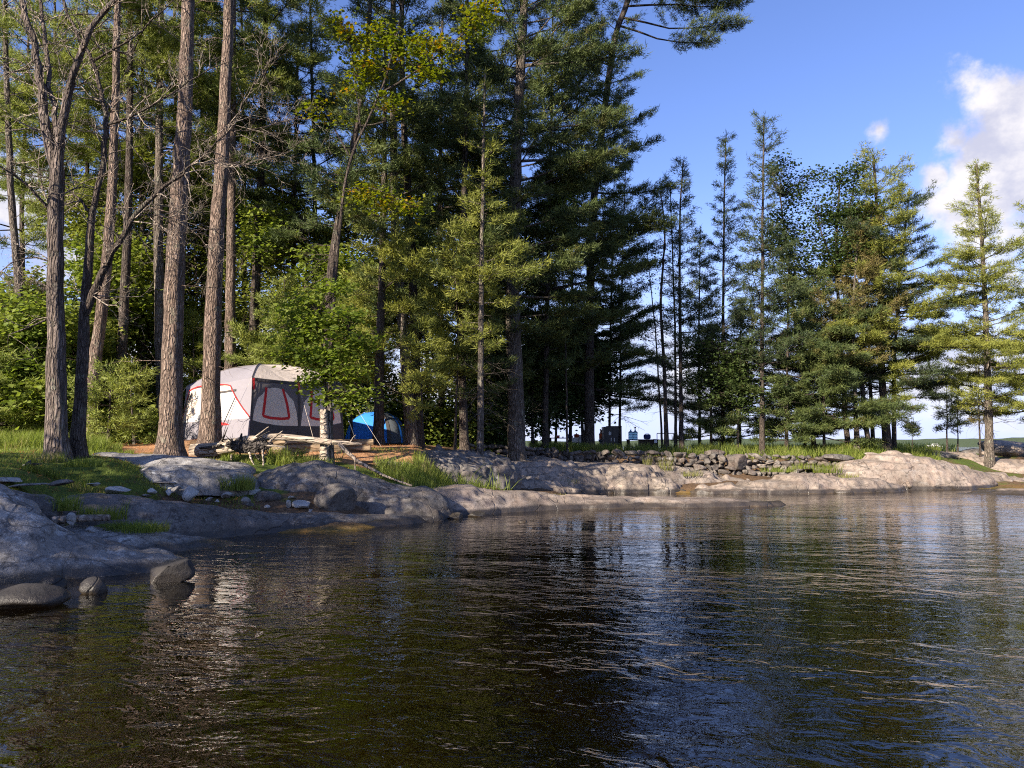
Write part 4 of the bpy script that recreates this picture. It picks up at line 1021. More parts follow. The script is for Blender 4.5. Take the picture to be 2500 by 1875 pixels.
# off the left edge: the shore trees whose shade falls across the near rocks
for k, (x, y, hh, rad) in enumerate([(-17.5, -3, 7.0, 2.6), (-16, .5, 7.4, 2.7), (-14.2, 3.6, 7.0, 2.6), (-18.5, 5.0, 7.4, 2.6), (-13.8, 6.2, 8.4, 1.9)]):
    rng = np.random.default_rng(900 + k); gz = h1(x, y)
    rt = thing('leafy_tree', 'shore tree standing off the left side of the view', 'tree', (x, y, gz), 'shore trees beyond the left edge')
    tb, fb = MB(), MB()
    Q = trunk_mesh(tb, np.array([(x, y, gz - .15), (x + .2, y, gz + 3), (x, y + .2, gz + hh * .85)]), .16, .04, rng, 10)
    n_ = 300
    q = unit(rng.normal(size=(n_, 3))) * (rng.random((n_, 1)) ** .4) * np.array([rad, rad, (hh - 2.2) / 2]) + np.array([x, y, gz + 2.2 + (hh - 2.2) / 2])
    for cc in q[::3]:
        s_ = Q[np.argmin(np.linalg.norm(Q - cc, axis=1))]; tb.tube([s_, (s_ + cc) / 2, cc], [.02, .012, .005], 3, cap=False)
    add_leaves(fb, np.repeat(q, 16, 0) + rng.normal(size=(n_ * 16, 3)) * .22, rng, .16)
    tb.build('trunk', M['bark_grey'], rt); fb.build('crown', M['leaf'], rt)

# ------------------------------------------------------------------ bare trees at the left
def bare_tree(label, path, d, w0, w1, limbs, seed, bark, twig, dens=1.0):
    rng = np.random.default_rng(seed)
    P, g = trunk_path(path, d)
    root = thing('bare_tree', label, 'dead tree', tuple(g))
    tb = MB(); trunk_mesh(tb, P, w0 * d / F / 2, w1 * d / F / 2, rng, 22, 1.5, .10, .25)
    tb.build('trunk', M[bark], root)
    for lm, wa, wb_, dz, lv in limbs:
        n_ = len(lm)
        LP = np.array([tuple(at(q[0], q[1], d + dz * k / max(1, n_ - 1))) for k, q in enumerate(lm)])
        Q = densify(LP, .22, .018, rng)
        lb2 = MB(); rad = np.linspace(wa * d / F / 2, max(.006, wb_ * d / F / 2), len(Q))
        lb2.tube(Q, rad, 9 if wa > 8 else 5, mat=1, rough=.12 if wa > 8 else 0, seed=seed)
        L_ = np.linalg.norm(np.diff(Q, axis=0), axis=1).sum(); T = unit(np.gradient(Q, axis=0))
        for k in range(int(L_ * 8 * dens)):
            i = rng.integers(int(len(Q) * .12), len(Q)); t = i / len(Q)
            dr = unit(T[i] * .6 + unit(rng.normal(size=3)) * .9 + np.array([0, 0, .05]))
            bare_twigs(lb2, Q[i], dr, rng.uniform(.5, 1.25) * (1.1 - .4 * t), min(.016, rad[i] * .6), lv, rng, .03, kids=(4, 4, 3))
        lb2.build('limb', [M[twig], M[bark]], root)
    return root
bare_tree('grey brown dead oak, the left one of two bare trees on the lawn', [(140, 1120), (138, 900), (135, 700), (135, 520), (140, 415)], 15.3, 50, 33, [
    ([(139, 425), (114, 337), (101, 211), (84, 105), (55, 0), (40, -60)], 25, 13, .3, 1),
    ([(143, 420), (147, 316), (169, 211), (194, 139), (219, 72), (262, 25), (310, -40)], 24, 10, -.5, 1),
    ([(139, 330), (130, 250), (118, 190), (110, 84), (97, -10)], 14, 9, .8, 1),
    ([(125, 515), (84, 464), (42, 426), (-10, 400)], 9, 4, -.8, 2),
    ([(122, 776), (72, 799), (22, 817)], 6, 2, -.4, 1),
    ([(128, 640), (70, 610), (20, 640), (-20, 690)], 5, 2, -.5, 2),
    ([(140, 480), (180, 440), (215, 440), (250, 470)], 5, 2, .5, 2),
    ([(105, 240), (60, 150), (10, 130), (-30, 160)], 6, 2, .5, 2)], 301, 'bark_oak', 'twig', .8)
bare_tree('dark forked dead tree reaching its bare limbs to the right', [(190, 1125), (195, 962), (206, 853), (203, 773), (215, 675), (219, 591), (226, 515)], 15.7, 36, 17, [
    ([(203, 775), (228, 715), (253, 660), (295, 591), (329, 527), (371, 481), (409, 447), (450, 425)], 22, 6, -.3, 2),
    ([(226, 515), (249, 422), (257, 359), (262, 304), (249, 236), (228, 148), (181, 76), (152, -10)], 16, 7, .2, 1),
    ([(264, 304), (321, 291), (380, 249), (456, 203), (506, 169), (560, 150)], 7, 2, -.4, 2),
    ([(229, 148), (274, 122), (329, 93), (380, 42), (430, -10)], 7, 2, -.3, 2),
    ([(215, 515), (181, 464), (143, 449)], 8, 3, .3, 1),
    ([(420, 440), (489, 385), (560, 320), (590, 250), (640, 180), (680, 140)], 6, 1.5, -.2, 2),
    ([(489, 400), (560, 395), (620, 415), (690, 380)], 5, 1.5, .3, 2),
    ([(329, 527), (400, 520), (470, 560), (540, 640)], 4.5, 1.5, -.2, 2),
    ([(262, 310), (300, 330), (350, 380), (370, 440)], 5, 2, .4, 2),
    ([(570, 320), (630, 320), (700, 290), (760, 290)], 3, 1.2, .1, 2)], 302, 'bark_dark', 'twig', .9)
M['twigm'] = M['twig']

# slender maple with turning leaves in front of the dark pines
leafy('slender maple with yellowing and orange leaves in front of the dark pines', [(803, 1082), (806, 900), (820, 640), (839, 470), (853, 380), (882, 325), (911, 268), (933, 217), (954, 152), (972, 72), (985, 0)], 21, 14,
      [(830, 55, .28, .2), (862, 88, .3, .25), (882, 130, .3, .25), (925, 75, .35, .25), (905, 170, .35, .3), (962, 105, .35, .3), (1005, 128, .35, .25), (1052, 172, .4, .28), (1040, 100, .35, .25),
       (870, 205, .3, .25), (1085, 112, .35, .2), (790, 250, .25, .12), (762, 265, .25, .12), (822, 292, .22, .12), (900, 465, .35, .2), (872, 482, .3, .2), (945, 495, .35, .2), (1150, 62, .4, .25), (1190, 20, .4, .25),
       (1000, 505, .35, .2), (960, 250, .3, .3)], 190, 12, .12, 310, 'leaf_autumn', wtop=3,
      limbs=[([(853, 380), (817, 325), (797, 282), (786, 250)], 5), ([(936, 224), (998, 188), (1070, 137), (1142, 72), (1200, 20)], 6), ([(839, 470), (900, 440), (960, 480), (1010, 505)], 4), ([(882, 325), (870, 250), (862, 120), (835, 60)], 4)])
leafy('bright green maple sapling overhanging the right side of the cabin tent', [(800, 1100), (798, 1000), (790, 880), (780, 760)], 19.4, 9,
      [(722, 822, .42, .07), (700, 850, .25, .06), (760, 775, .55, .09), (745, 735, .4, .08), (790, 808, .6, .08), (735, 866, .36, .09), (705, 876, .18, .06), (775, 872, .42, .10), (800, 915, .34, .12), (762, 925, .26, .12), (825, 862, .55, .10), (850, 905, .40, .12), (865, 830, .5, .09), (840, 770, .5, .09), (800, 965, .28, .12), (830, 985, .2, .12), (880, 960, .3, .12), (700, 765, .3, .07), (815, 700, .4, .08)], 220, 13, .125, 311, 'leaf_bright',
      limbs=[([(795, 940), (760, 850), (715, 825)], 4), ([(792, 900), (830, 830), (855, 810)], 4)])

leafy('slender sapling with a bright spray of leaves against the dark old pine limb', [(1385, 1085), (1380, 800), (1368, 560), (1378, 420)], 30, 6, [(1380, 435, .3, .35), (1378, 490, .4, .4), (1368, 540, .55, .3), (1362, 570, .5, .25)], 60, 12, .13, 312, 'leaf_bright', wtop=2)

# ------------------------------------------------------------------ tents
def fabric(name, col, trans=.32, var=.06):
    m, n = newmat(name)
    p = n.obj(); f = n.noise(p, 2.5, 3)
    c = n.mix(f, tuple(k * (1 - var) for k in col), tuple(min(1, k * (1 + var)) for k in col))
    folds = n.noise(n.map(p, (1.5, 1.5, 1.5)), 1.6, 3, .6, 1.2)
    nb = n.bump(n.m('ADD', folds, n.m('MULTIPLY', n.noise(p, 300, 1), .02)), .5, .06)
    d = n.pbr(c, .65, nb, .25); t = n.n('ShaderNodeBsdfTranslucent'); n.put(t.inputs[0], c); n.put(t.inputs[1], nb)
    mx = n.n('ShaderNodeMixShader'); mx.inputs[0].default_value = trans
    n.L.new(d, mx.inputs[1]); n.L.new(t.outputs[0], mx.inputs[2]); n.out(mx.outputs[0])
    return m
M['f_white'] = fabric('white_tent_fabric', (.74, .72, .70)); M['f_lav'] = fabric('pale_grey_tent_fabric', (.33, .31, .345))
M['f_beige'] = fabric('beige_tent_fabric', (.86, .72, .58), .06); M['f_grey'] = fabric('grey_tent_fabric', (.17, .15, .145), .1); M['f_dark'] = fabric('charcoal_tent_fabric', (.075, .068, .066), .05)
M['f_red'] = fabric('red_tent_trim', (.62, .03, .03), .05); M['f_win'] = fabric('closed_window_flap', (.74, .62, .51), .06); M['f_roof'] = fabric('roof_fabric', (.66, .58, .52), .3)
M['f_blue'] = fabric('blue_tent_fabric', (.05, .30, .95), .3); M['f_bluegrey'] = fabric('grey_blue_tent_fabric', (.14, .16, .18))
M['pole'] = plain('tent_pole', (.03, .03, .032), .4, .5)

def T3(x, y, z): return np.array([x, y, z], float)
base = 1.80
A0, A1, A3 = T3(-7.06, 21.0, base), T3(-4.95, 23.0, base), T3(-10.25, 24.1, base - .04); A2 = A1 + A3 - A0
ctr = (A0 + A1 + A2 + A3) / 4
tent = thing('cabin_tent', 'large beige and grey cabin tent with red trimmed windows', 'tent', (float(ctr[0]), float(ctr[1]), base))
EH = 1.66
def topc(a): v = ctr - a; v[2] = 0; return a + v / np.linalg.norm(v) * .16 + T3(0, 0, EH)
B0, B1, B2, B3 = [topc(a) for a in (A0, A1, A2, A3)]
peak = ctr + T3(0, 0, 2.26)
def wallf(a, b, ta, tb):
    e = b - a; nrm = np.cross(e, T3(0, 0, 1)); nrm /= np.linalg.norm(nrm)
    if np.dot(nrm, a - ctr) < 0: nrm = -nrm
    def S(u, v, off=0.0):
        u = np.asarray(u, float)[..., None]; v = np.asarray(v, float)[..., None]
        p = (a * (1 - u) + b * u) * (1 - v) + (ta * (1 - u) + tb * u) * v
        sag = T3(0, 0, -.05) * np.sin(np.pi * np.clip(u, 0, 1)) * v
        return p + nrm * (off + .05 * np.sin(np.pi * np.clip(u, 0, 1)) * np.sin(np.pi * np.clip(v, 0, 1))) + sag
    return S
def grid(mb, S, nu=24, nv=18, off=0.0, u0=0, u1=1, v0=0, v1=1, mat=0):
    U, W_ = np.meshgrid(np.linspace(u0, u1, nu), np.linspace(v0, v1, nv))
    V = S(U, W_, off).reshape(-1, 3)
    i = np.arange(nv - 1)[:, None] * nu; j = np.arange(nu - 1)[None, :]
    mb.add(V, np.stack([i + j, i + j + 1, i + nu + j + 1, i + nu + j], -1).reshape(-1, 4), mat)
def patch(mb, S, left, right, off, n_=22, m_=10, mat=0):
    """fill between two (u,v) polylines sampled at equal parameters"""
    def res(pl):
        pl = np.array(pl, float); L = np.concatenate([[0], np.cumsum(np.linalg.norm(np.diff(pl, axis=0), axis=1))]); q = np.linspace(0, L[-1], n_)
        return np.stack([np.interp(q, L, pl[:, 0]), np.interp(q, L, pl[:, 1])], 1)
    A, B = res(left), res(right); t = np.linspace(0, 1, m_)[None, :, None]
    G = A[:, None] * (1 - t) + B[:, None] * t
    V = S(G[..., 0], G[..., 1], off).reshape(-1, 3)
    i = np.arange(n_ - 1)[:, None] * m_; j = np.arange(m_ - 1)[None, :]
    mb.add(V, np.stack([i + j, i + j + 1, i + m_ + j + 1, i + m_ + j], -1).reshape(-1, 4), mat)
def strip(mb, S, line, w_, off, asp=1.75, n_=40, mat=0):
    """ribbon following a (u,v) line; asp = wall length/height"""
    pl = np.array(line, float); L = np.concatenate([[0], np.cumsum(np.linalg.norm(np.diff(pl, axis=0), axis=1))]); q = np.linspace(0, L[-1], n_)
    A = np.stack([np.interp(q, L, pl[:, 0]), np.interp(q, L, pl[:, 1])], 1)
    T = np.gradient(A * [asp, 1], axis=0); T /= np.linalg.norm(T, axis=1)[:, None]
    Nn = np.stack([-T[:, 1] / asp, T[:, 0]], 1) * w_ / 2
    for oo, (a_, b_) in ((off, (A + Nn, A - Nn)),):
        V = np.stack([S(a_[:, 0], a_[:, 1], oo), S(b_[:, 0], b_[:, 1], oo)], 1).reshape(-1, 3)
        i = np.arange(n_ - 1)[:, None] * 2
        mb.add(V, i + np.array([[0, 1, 3, 2]]), mat)
SR = wallf(A0, A1, B0, B1); SL = wallf(A0, A3, B0, B3); SB = wallf(A1, A2, B1, B2); SK = wallf(A3, A2, B3, B2)
# side wall facing right: charcoal with two beige arches
mb = MB(); grid(mb, SR); sw = mb.build('wall', M['f_grey'], tent)
def arch(u0, u1):
    c = (u0 + u1) / 2; w2 = (u1 - u0) / 2
    l = [(c - w2, .22)] + [(c - w2 * .93, .45), (c - w2 * .80, .66)] + [(c - w2 * .62 * math.cos(a), .68 + .185 * math.sin(a)) for a in np.linspace(.3, math.pi / 2, 7)]
    r = [(2 * c - x, y) for x, y in l]
    return l, r
for (u0, u1) in ((.015, .485), (.515, .985)):
    l, r = arch(u0, u1); mb = MB(); patch(mb, SR, l, r, .007); pn = mb.build('wall_panel', M['f_beige'], tent)
    du = u0 - .015
    mb = MB(); patch(mb, SR, [(.125 + du, .365), (.135 + du, .6), (.15 + du, .845)], [(.385 + du, .345), (.36 + du, .6), (.325 + du, .845)], .011); wn_ = mb.build('window', M['f_win'], tent)
    mb = MB(); strip(mb, SR, [(.15 + du, .855), (.135 + du, .6), (.12 + du, .375), (.19 + du, .345), (.30 + du, .335), (.39 + du, .35), (.365 + du, .6), (.325 + du, .855)], .045, .015, 1.75); mb.build('window_trim', M['f_red'], wn_)
mb = MB(); n_ = 30
patch(mb, SR, [(0, 0), (1, 0)], [(0, .30), (.12, .255), (.3, .215), (.5, .21), (.7, .22), (.88, .25), (1, .29)], .012, 30, 6); mb.build('skirt', M['f_dark'], tent)
mb = MB(); strip(mb, SR, [(.49, .0), (.5, .5), (.5, 1.0)], .035, .02); strip(mb, SR, [(0.01, .0), (.01, 1.0)], .03, .02); strip(mb, SR, [(.99, .0), (.99, 1.0)], .03, .02)
strip(mb, SR, [(.0, .975), (.5, .975), (1, .975)], .05, .018); mb.build('seam', M['f_dark'], tent)
for u_ in (.01, .5): mb = MB(); strip(mb, SR, [(u_ + .01, .80), (u_ - .0, .99)], .04, .03); mb.build('pole_clip', M['f_red'], tent)
# long wall facing left: porch flaps, white inner wall, red piping
mb = MB(); grid(mb, SL); mb.build('wall', M['f_lav'], tent)
mb = MB(); patch(mb, SL, [(.0, .33), (.10, .50), (.20, .72), (.29, .93)], [(.99, .33), (.965, .5), (.94, .7), (.91, .93)], .008); mb.build('wall_panel', M['f_white'], tent)
mb = MB(); patch(mb, SL, [(.27, .85), (.30, .95)], [(.93, .85), (.91, .95)], .013); mb.build('porch_band', M['f_beige'], tent)
mb = MB(); patch(mb, SL, [(.72, .55), (.77, .72), (.86, .9)], [(.985, .33), (.96, .6), (.92, .9)], .016); mb.build('porch_flap', M['f_beige'], tent)
mb = MB(); strip(mb, SL, [(-.005, .33), (.10, .52), (.20, .73), (.29, .94), (.45, .985), (.6, 1.0), (.8, .985), (.92, .93), (.95, .75), (.985, .40)], .022, .03, 2.5); mb.build('piping', M['f_red'], tent)
mb = MB(); patch(mb, SL, [(.25, .24), (.32, .285), (.38, .295)], [(.47, .24), (.45, .275), (.39, .296)], .022, 10, 4); mb.build('logo_patch', M['f_red'], tent)
mb = MB(); strip(mb, SL, [(.2, .835), (.66, .835)], .035, .025, 2.5); mb.build('seam', M['f_dark'], tent)
mb = MB(); patch(mb, SL, [(0, .0), (1, .0)], [(0, .29), (.3, .235), (.6, .23), (1, .24)], .018, 20, 5); mb.build('skirt', M['f_lav'], tent)
for (pa, pb) in (((.18, .70, .06), (.36, .02, .16)), ((.90, .86, .05), (1.0, .35, .1)), ((.86, .88, .05), (.98, .32, .12))):
    mb = MB(); mb.tube([SL(pa[0], pa[1], pa[2]), SL(pb[0], pb[1], pb[2])], .014, 6); mb.build('pole', M['pole'], tent)
mb = MB(); grid(mb, SB); grid(mb, SK); mb.build('wall', M['f_grey'], tent)
mb = MB(); mb.tube([A1 + T3(.0, 0, .9), A1 + T3(.35, -.1, .0)], .012, 6); mb.build('pole', M['pole'], tent)
for pa, gx_ in ((B0, T3(-.5, -1.1, 0)), (B1, T3(1.3, -.2, 0)), (SR(.5, .95, .02), T3(.75, -.8, 0)), (B3, T3(-1.2, -.3, 0))):
    mb = MB(); e_ = np.array(pa) + gx_; e_[2] = h1(e_[0], e_[1]); mb.tube([pa, e_], .004, 4); mb.build('guy_line', M['f_win'], tent)
def roofp(a, b, lift=.10):
    def S(u, t, off=0.0):
        u = np.asarray(u, float)[..., None]; t = np.asarray(t, float)[..., None]
        e = a * (1 - u) + b * u; sg = -.06 * np.sin(np.pi * u) * (1 - t)
        return e * (1 - t) + peak * t + T3(0, 0, 1) * (.17 * np.sin(np.pi * t) - .05 * np.sin(np.pi * u) * np.sin(np.pi * t) + sg + off)
    return S
for a, b, mt in ((B0, B1, 'f_roof'), (B3, B0, 'f_lav'), (B1, B2, 'f_roof'), (B2, B3, 'f_roof')):
    mb = MB(); grid(mb, roofp(a, b), 20, 16, .004); mb.build('roof', M[mt], tent)
for a in (B0, B1, B2, B3):
    mb = MB(); t = np.linspace(0, 1, 14); pts = [a * (1 - k) + peak * k + T3(0, 0, .17 * math.sin(math.pi * k) + .012) for k in t]; mb.tube(pts, .013, 5); mb.build('roof_pole', M['f_grey'], tent)

# blue dome tent
bc = ground(915, 27.0); bt = thing('dome_tent', 'bright blue dome tent half hidden behind pine trunks', 'tent', (bc.x, bc.y, bc.z))
def dome(mb, c, rx, ry, h, rot, a0, a1, off=0.0, nu=24, nv=14):
    U = np.linspace(a0, a1, nu)[None, :]; W_ = np.linspace(0, 1, nv)[:, None]
    prof = np.cos(W_ * math.pi / 2) ** .75; zz = h * np.sin(W_ * math.pi / 2) ** 1.05
    sq = 1 / np.maximum(abs(np.cos(U)) ** 3 + abs(np.sin(U)) ** 3, 1e-6) ** (1 / 3)
    x = (rx + off) * prof * np.cos(U) * sq; y = (ry + off) * prof * np.sin(U) * sq
    X_ = c[0] + x * math.cos(rot) - y * math.sin(rot); Y_ = c[1] + x * math.sin(rot) + y * math.cos(rot)
    V = np.stack([X_, Y_, c[2] + zz + off + 0 * x], -1).reshape(-1, 3)
    i = np.arange(nv - 1)[:, None] * nu; j = np.arange(nu - 1)[None, :]
    mb.add(V, np.stack([i + j, i + j + 1, i + nu + j + 1, i + nu + j], -1).reshape(-1, 4))
cc_ = (bc.x, bc.y + .3, bc.z + .06)
mb = MB(); dome(mb, cc_, 1.05, 1.0, 1.12, .0, R(-48), R(300)); mb.build('canopy', M['f_blue'], bt)
mb = MB(); dome(mb, cc_, 1.05, 1.0, 1.12, .0, R(-62), R(0)); V_ = mb.V[-1]; mb.build('end_panel', M['f_bluegrey'], bt)
for a_ in (-62, -35): mb = MB(); dome(mb, cc_, 1.05, 1.0, 1.12, .0, R(a_), R(a_ + 6), .012, 3); mb.build('stripe', M['f_blue'] if a_ > -50 else M['f_dark'], bt)
mb = MB(); dome(mb, cc_, 1.1, 1.04, .12, 0, 0, R(360)); mb.build('groundsheet', M['f_dark'], bt)
pc_ = ground(1100, 36.0); pt = thing('dome_tent', 'pale grey tent far behind the thin pine trunks', 'tent', (pc_.x, pc_.y, pc_.z))
mb = MB(); dome(mb, (pc_.x + .4, pc_.y, pc_.z), 1.0, 1.0, .95, .3, 0, R(360)); mb.build('canopy', M['f_lav'], pt)
mb = MB(); dome(mb, (pc_.x + .4, pc_.y, pc_.z), 1.0, 1.0, .95, .3, R(-120), R(-75), .01, 8); mb.build('door_panel', M['f_white'], pt)

# ------------------------------------------------------------------ timbers under the tent
tm = thing('timber_edging', 'stacked brown landscape timbers holding the ground below the tent', 'retaining timbers', tuple(ground(780, 20.5)))
for k, (zc_, x0, x1, dy) in enumerate([(1.70, 648, 912, 0), (1.55, 640, 905, -.04), (1.40, 655, 850, -.08)]):
    a, b = at(x0, 1080, 20.55 + dy), at(x1, 1080, 20.75 + dy); mid = (a + b) / 2
    rot = Matrix.Rotation(math.atan2(b.y - a.y, b.x - a.x), 3, 'Z')
    mb = MB(); mb.box((mid.x, mid.y, zc_), ((b - a).xy.length, .15, .142), rot); mb.build('timber', M['timber'], tm, smooth=False)

# ------------------------------------------------------------------ uprooted log and bleached trunk
def pxs(pts, d): return [at(q[0], q[1], q[2] if len(q) > 2 else d) for q in pts]
lg = thing('driftwood_log', 'uprooted log with a dark tangle of broken roots', 'log', tuple(ground(590, 18.4)))
rng = np.random.default_rng(41)
mb = MB(); Q = densify(np.array([tuple(v) for v in pxs([(470, 1100, 18.9), (520, 1100, 18.8), (560, 1090, 18.6), (610, 1083, 18.4), (640, 1086, 18.2)], 18.5)]), .08, .004, rng)
mb.tube(Q, np.interp(np.linspace(0, 1, len(Q)), [0, .3, .6, .85, 1], [.17, .18, .17, .21, .17]), 18, rough=.13, seed=5); mb.build('trunk', M['drift'], lg)
mb = MB(); Q = densify(np.array([tuple(v) for v in pxs([(555, 1085, 18.35), (600, 1092, 18.2), (640, 1090, 18.1), (665, 1085, 18.0)], 18.2)]), .06, .008, rng)
mb.tube(Q, np.interp(np.linspace(0, 1, len(Q)), [0, .3, .7, 1], [.06, .15, .14, .05]), 12, rough=.3, seed=9)
for k in range(34):
    c0 = Vector(Q[rng.integers(2, len(Q) - 1)]); dr = Vector(rng.normal(size=3)); dr.normalize()
    bare_twigs(mb, c0, dr, rng.uniform(.15, .38), rng.uniform(.012, .035), 1 if k % 2 else 0, rng, .02)
mb.build('root_tangle', M['drift_dark'], lg)
for pts, r0_, r1_, mt in [
    ([(610, 1078, 18.2), (632, 1060, 18.2), (656, 1042, 18.15)], .035, .012, 'drift'), ([(615, 1080, 18.1), (640, 1062, 18.0), (658, 1053, 18.0)], .03, .01, 'drift_dark'),
    ([(655, 1082, 18.0), (672, 1066, 18.0), (690, 1052, 17.95)], .035, .01, 'drift'), ([(541, 1078, 18.5), (550, 1058, 18.5), (557, 1042, 18.5)], .03, .006, 'drift_dark'),
    ([(588, 1078, 18.3), (585, 1064, 18.3), (590, 1058, 18.3)], .05, .02, 'drift_dark'), ([(650, 1088, 18.0), (675, 1088, 17.95), (696, 1092, 17.9)], .035, .012, 'drift'),
    ([(642, 1098, 18.0), (642, 1120, 17.95), (644, 1144, 17.9)], .03, .018, 'drift'), ([(609, 1105, 18.1), (616, 1128, 17.95), (626, 1148, 17.85)], .03, .014, 'drift'),
    ([(622, 1108, 18.05), (632, 1122, 17.9)], .02, .01, 'drift_dark'), ([(488, 1094, 18.7), (515, 1092, 18.5), (540, 1086, 18.4)], .03, .03, 'drift_dark'), ([(565, 1110, 18.3), (567, 1128, 18.3)], .03, .03, 'drift'),
    ([(668, 1098, 18.0), (690, 1092, 17.9), (703, 1078, 17.9)], .008, .004, 'drift')]:
    mb = MB(); Q = densify(np.array([tuple(v) for v in pxs(pts, 18)]), .06, .004, rng); mb.tube(Q, np.linspace(r0_, r1_, len(Q)), 7, rough=.2, seed=len(pts)); mb.build('root', M[mt], lg)
bl = thing('fallen_tree', 'long bleached fallen trunk propped on the post with a drooping branch', 'fallen branch', tuple(ground(760, 18.8)))
mb = MB(); Q = densify(np.array([tuple(v) for v in pxs([(622, 1072, 18.6), (660, 1066, 18.7), (720, 1070, 18.75), (780, 1076, 18.7), (810, 1080, 18.65)], 18.7)]), .08, .003, rng)
mb.tube(Q, np.interp(np.linspace(0, 1, len(Q)), [0, .15, .8, 1], [.05, .085, .075, .07]), 14, rough=.12, seed=3); mb.build('trunk', M['drift'], bl)
mb = MB(); Q = densify(np.array([tuple(v) for v in pxs([(795, 1078, 18.68), (840, 1082, 18.6), (872, 1083, 18.6), (884, 1084, 18.6)], 18.7)]), .06, .004, rng)
mb.tube(Q, np.interp(np.linspace(0, 1, len(Q)), [0, .6, 1], [.06, .05, .02]), 9, rough=.2, seed=4)
mb.tube(pxs([(855, 1080, 18.6), (862, 1068, 18.6), (868, 1062, 18.6)], 18.6), [.02, .012, .008], 6)
for k in range(16): bare_twigs(mb, at(rng.uniform(790, 850), 1080, 18.65), [rng.normal(), rng.normal(), -.4], rng.uniform(.1, .3), .006, 0, rng)
mb.build('branch', M['drift'], bl)
mb = MB(); Q = densify(np.array([tuple(v) for v in pxs([(828, 1084, 18.6), (848, 1104, 18.5), (866, 1122, 18.4), (890, 1136, 18.3), (930, 1158, 18.2), (965, 1172, 18.1), (1006, 1186, 18.0)], 18.4)]), .08, .006, rng)
mb.tube(Q, np.linspace(.055, .02, len(Q)), 9, rough=.12, seed=6); mb.tube(pxs([(866, 1120, 18.4), (867, 1145, 18.35), (869, 1158, 18.3)], 18.4), [.018, .014, .008], 5)
mb.build('branch', M['twig'], bl)
st_ = thing('tree_stump', 'weathered broken post of a tree trunk under the maple leaves', 'stump', tuple(ground(793, 18.9)))
mb = MB(); g_ = ground(793, 18.9); Q = densify(np.array([(g_.x, g_.y, g_.z - .1), tuple(at(793, 1070, 18.9)), tuple(at(790, 1000, 18.9))]), .1, .004, rng)
mb.tube(Q, np.interp(np.linspace(0, 1, len(Q)), [0, .2, 1], [.17, .115, .095]), 16, rough=.12, seed=8); mb.build('trunk', M['drift'], st_)
mb = MB(); mb.tube([g_ + Vector((.13, .1, -.1)), at(805, 1060, 19.0), at(806, 990, 19.05)], [.1, .08, .07], 12, rough=.1, seed=9); mb.build('side_trunk', M['bark_grey'], st_)
for k in range(7): pass
wl = MB(); Q = densify(np.array([tuple(v) for v in pxs([(128, 1272, 11.5), (180, 1266, 11.6), (268, 1264, 11.7)], 11.6)]), .06, .003, rng); wl.tube(Q, np.linspace(.06, .05, len(Q)), 12, rough=.12, seed=2)
tag(wl.build('driftwood_log', M['twig'], loc=tuple(Q[0])), 'weathered grey log half buried in the shaded grass by the water', 'log')
stp = MB(); stp.tube(pxs([(790, 1155, 18.0), (795, 1147, 18.05), (800, 1138, 18.1)], 18), [.05, .045, .035], 9, rough=.2); tag(stp.build('stick', M['drift'], loc=tuple(at(790, 1155, 18))), 'short broken stick lying on the crest of the grey dome', 'stick')
stp = MB(); stp.tube(pxs([(1854, 1137, 29.4), (1875, 1132, 29.4), (1893, 1128, 29.4), (1898, 1122, 29.4)], 29.4), [.012, .014, .014, .01], 6); stp.tube(pxs([(1893, 1128, 29.4), (1898, 1133, 29.4)], 29.4), [.012, .008], 5)
tag(stp.build('stick', M['drift'], loc=tuple(at(1854, 1137, 29.4))), 'pale forked stick leaning on the shaded stone wall', 'stick')

# ------------------------------------------------------------------ camp kitchen behind the wall
M['dark_wood'] = plain('dark_stained_wood', (.05, .038, .03), .8, .2, .3, 8, .4)
M['black'] = plain('black_painted_steel', (.018, .018, .02), .5, .4); M['paper'] = plain('white_paper', (.7, .7, .7)); M['steel'] = plain('dull_steel', (.30, .31, .33), .4, .5, Metallic=.7)
M['orange'] = plain('orange_red_enamel', (.55, .09, .03), .4, .5); M['red'] = plain('red_plastic', (.45, .05, .05), .45); M['blue'] = plain('blue_plastic', (.05, .20, .50), .4)
M['navy'] = plain('navy_cloth', (.03, .035, .12), .8); M['skin'] = plain('skin', (.50, .28, .19), .6); M['shirt'] = plain('orange_shirt', (.85, .20, .08), .85, .1); M['hair'] = plain('brown_hair', (.12, .06, .03), .7)
M['whitecloth'] = plain('white_cloth', (.72, .74, .80), .85, .1); M['shorts'] = plain('grey_shorts', (.18, .19, .22), .9, .1); M['whitepl'] = plain('white_plastic', (.72, .72, .70), .4)
m_, n_ = newmat('clear_blue_jug'); n_.out(n_.pbr((.25, .50, .72), .15, None, .5, Transmission_Weight=.55, IOR=1.2)); M['jug'] = m_
g_ = ground(1385, 37.0); TT = at(1374, 1068.5, 37.0).z; Lt = 84 * 37 / F
pt = thing('picnic_table', 'dark wooden picnic table left of the big tree beside the storage locker', 'table', (g_.x, g_.y, g_.z))
cx = at(1374, 1068, 37).x; gz = h1(cx, 37) - .02
for k in range(5): mb = MB(); mb.box((cx, 36.7 + k * .15, TT - .02), (Lt, .14, .04)); mb.build('top_board', M['dark_wood'], pt, smooth=False)
for sy in (-.62, .62): mb = MB(); mb.box((cx, 37 + sy, gz + .44), (Lt, .25, .04)); mb.build('seat', M['dark_wood'], pt, smooth=False)
for sx in (-.6, .6):
    for sy in (-1, 1):
        mb = MB(); mb.tube([(cx + sx, 37 + sy * .25, TT - .04), (cx + sx, 37 + sy * .55, gz - .03)], .05, 4); mb.build('leg', M['dark_wood'], pt, smooth=False)
    mb = MB(); mb.box((cx + sx, 37, gz + .40), (.05, 1.4, .09)); mb.build('crossbar', M['dark_wood'], pt, smooth=False)
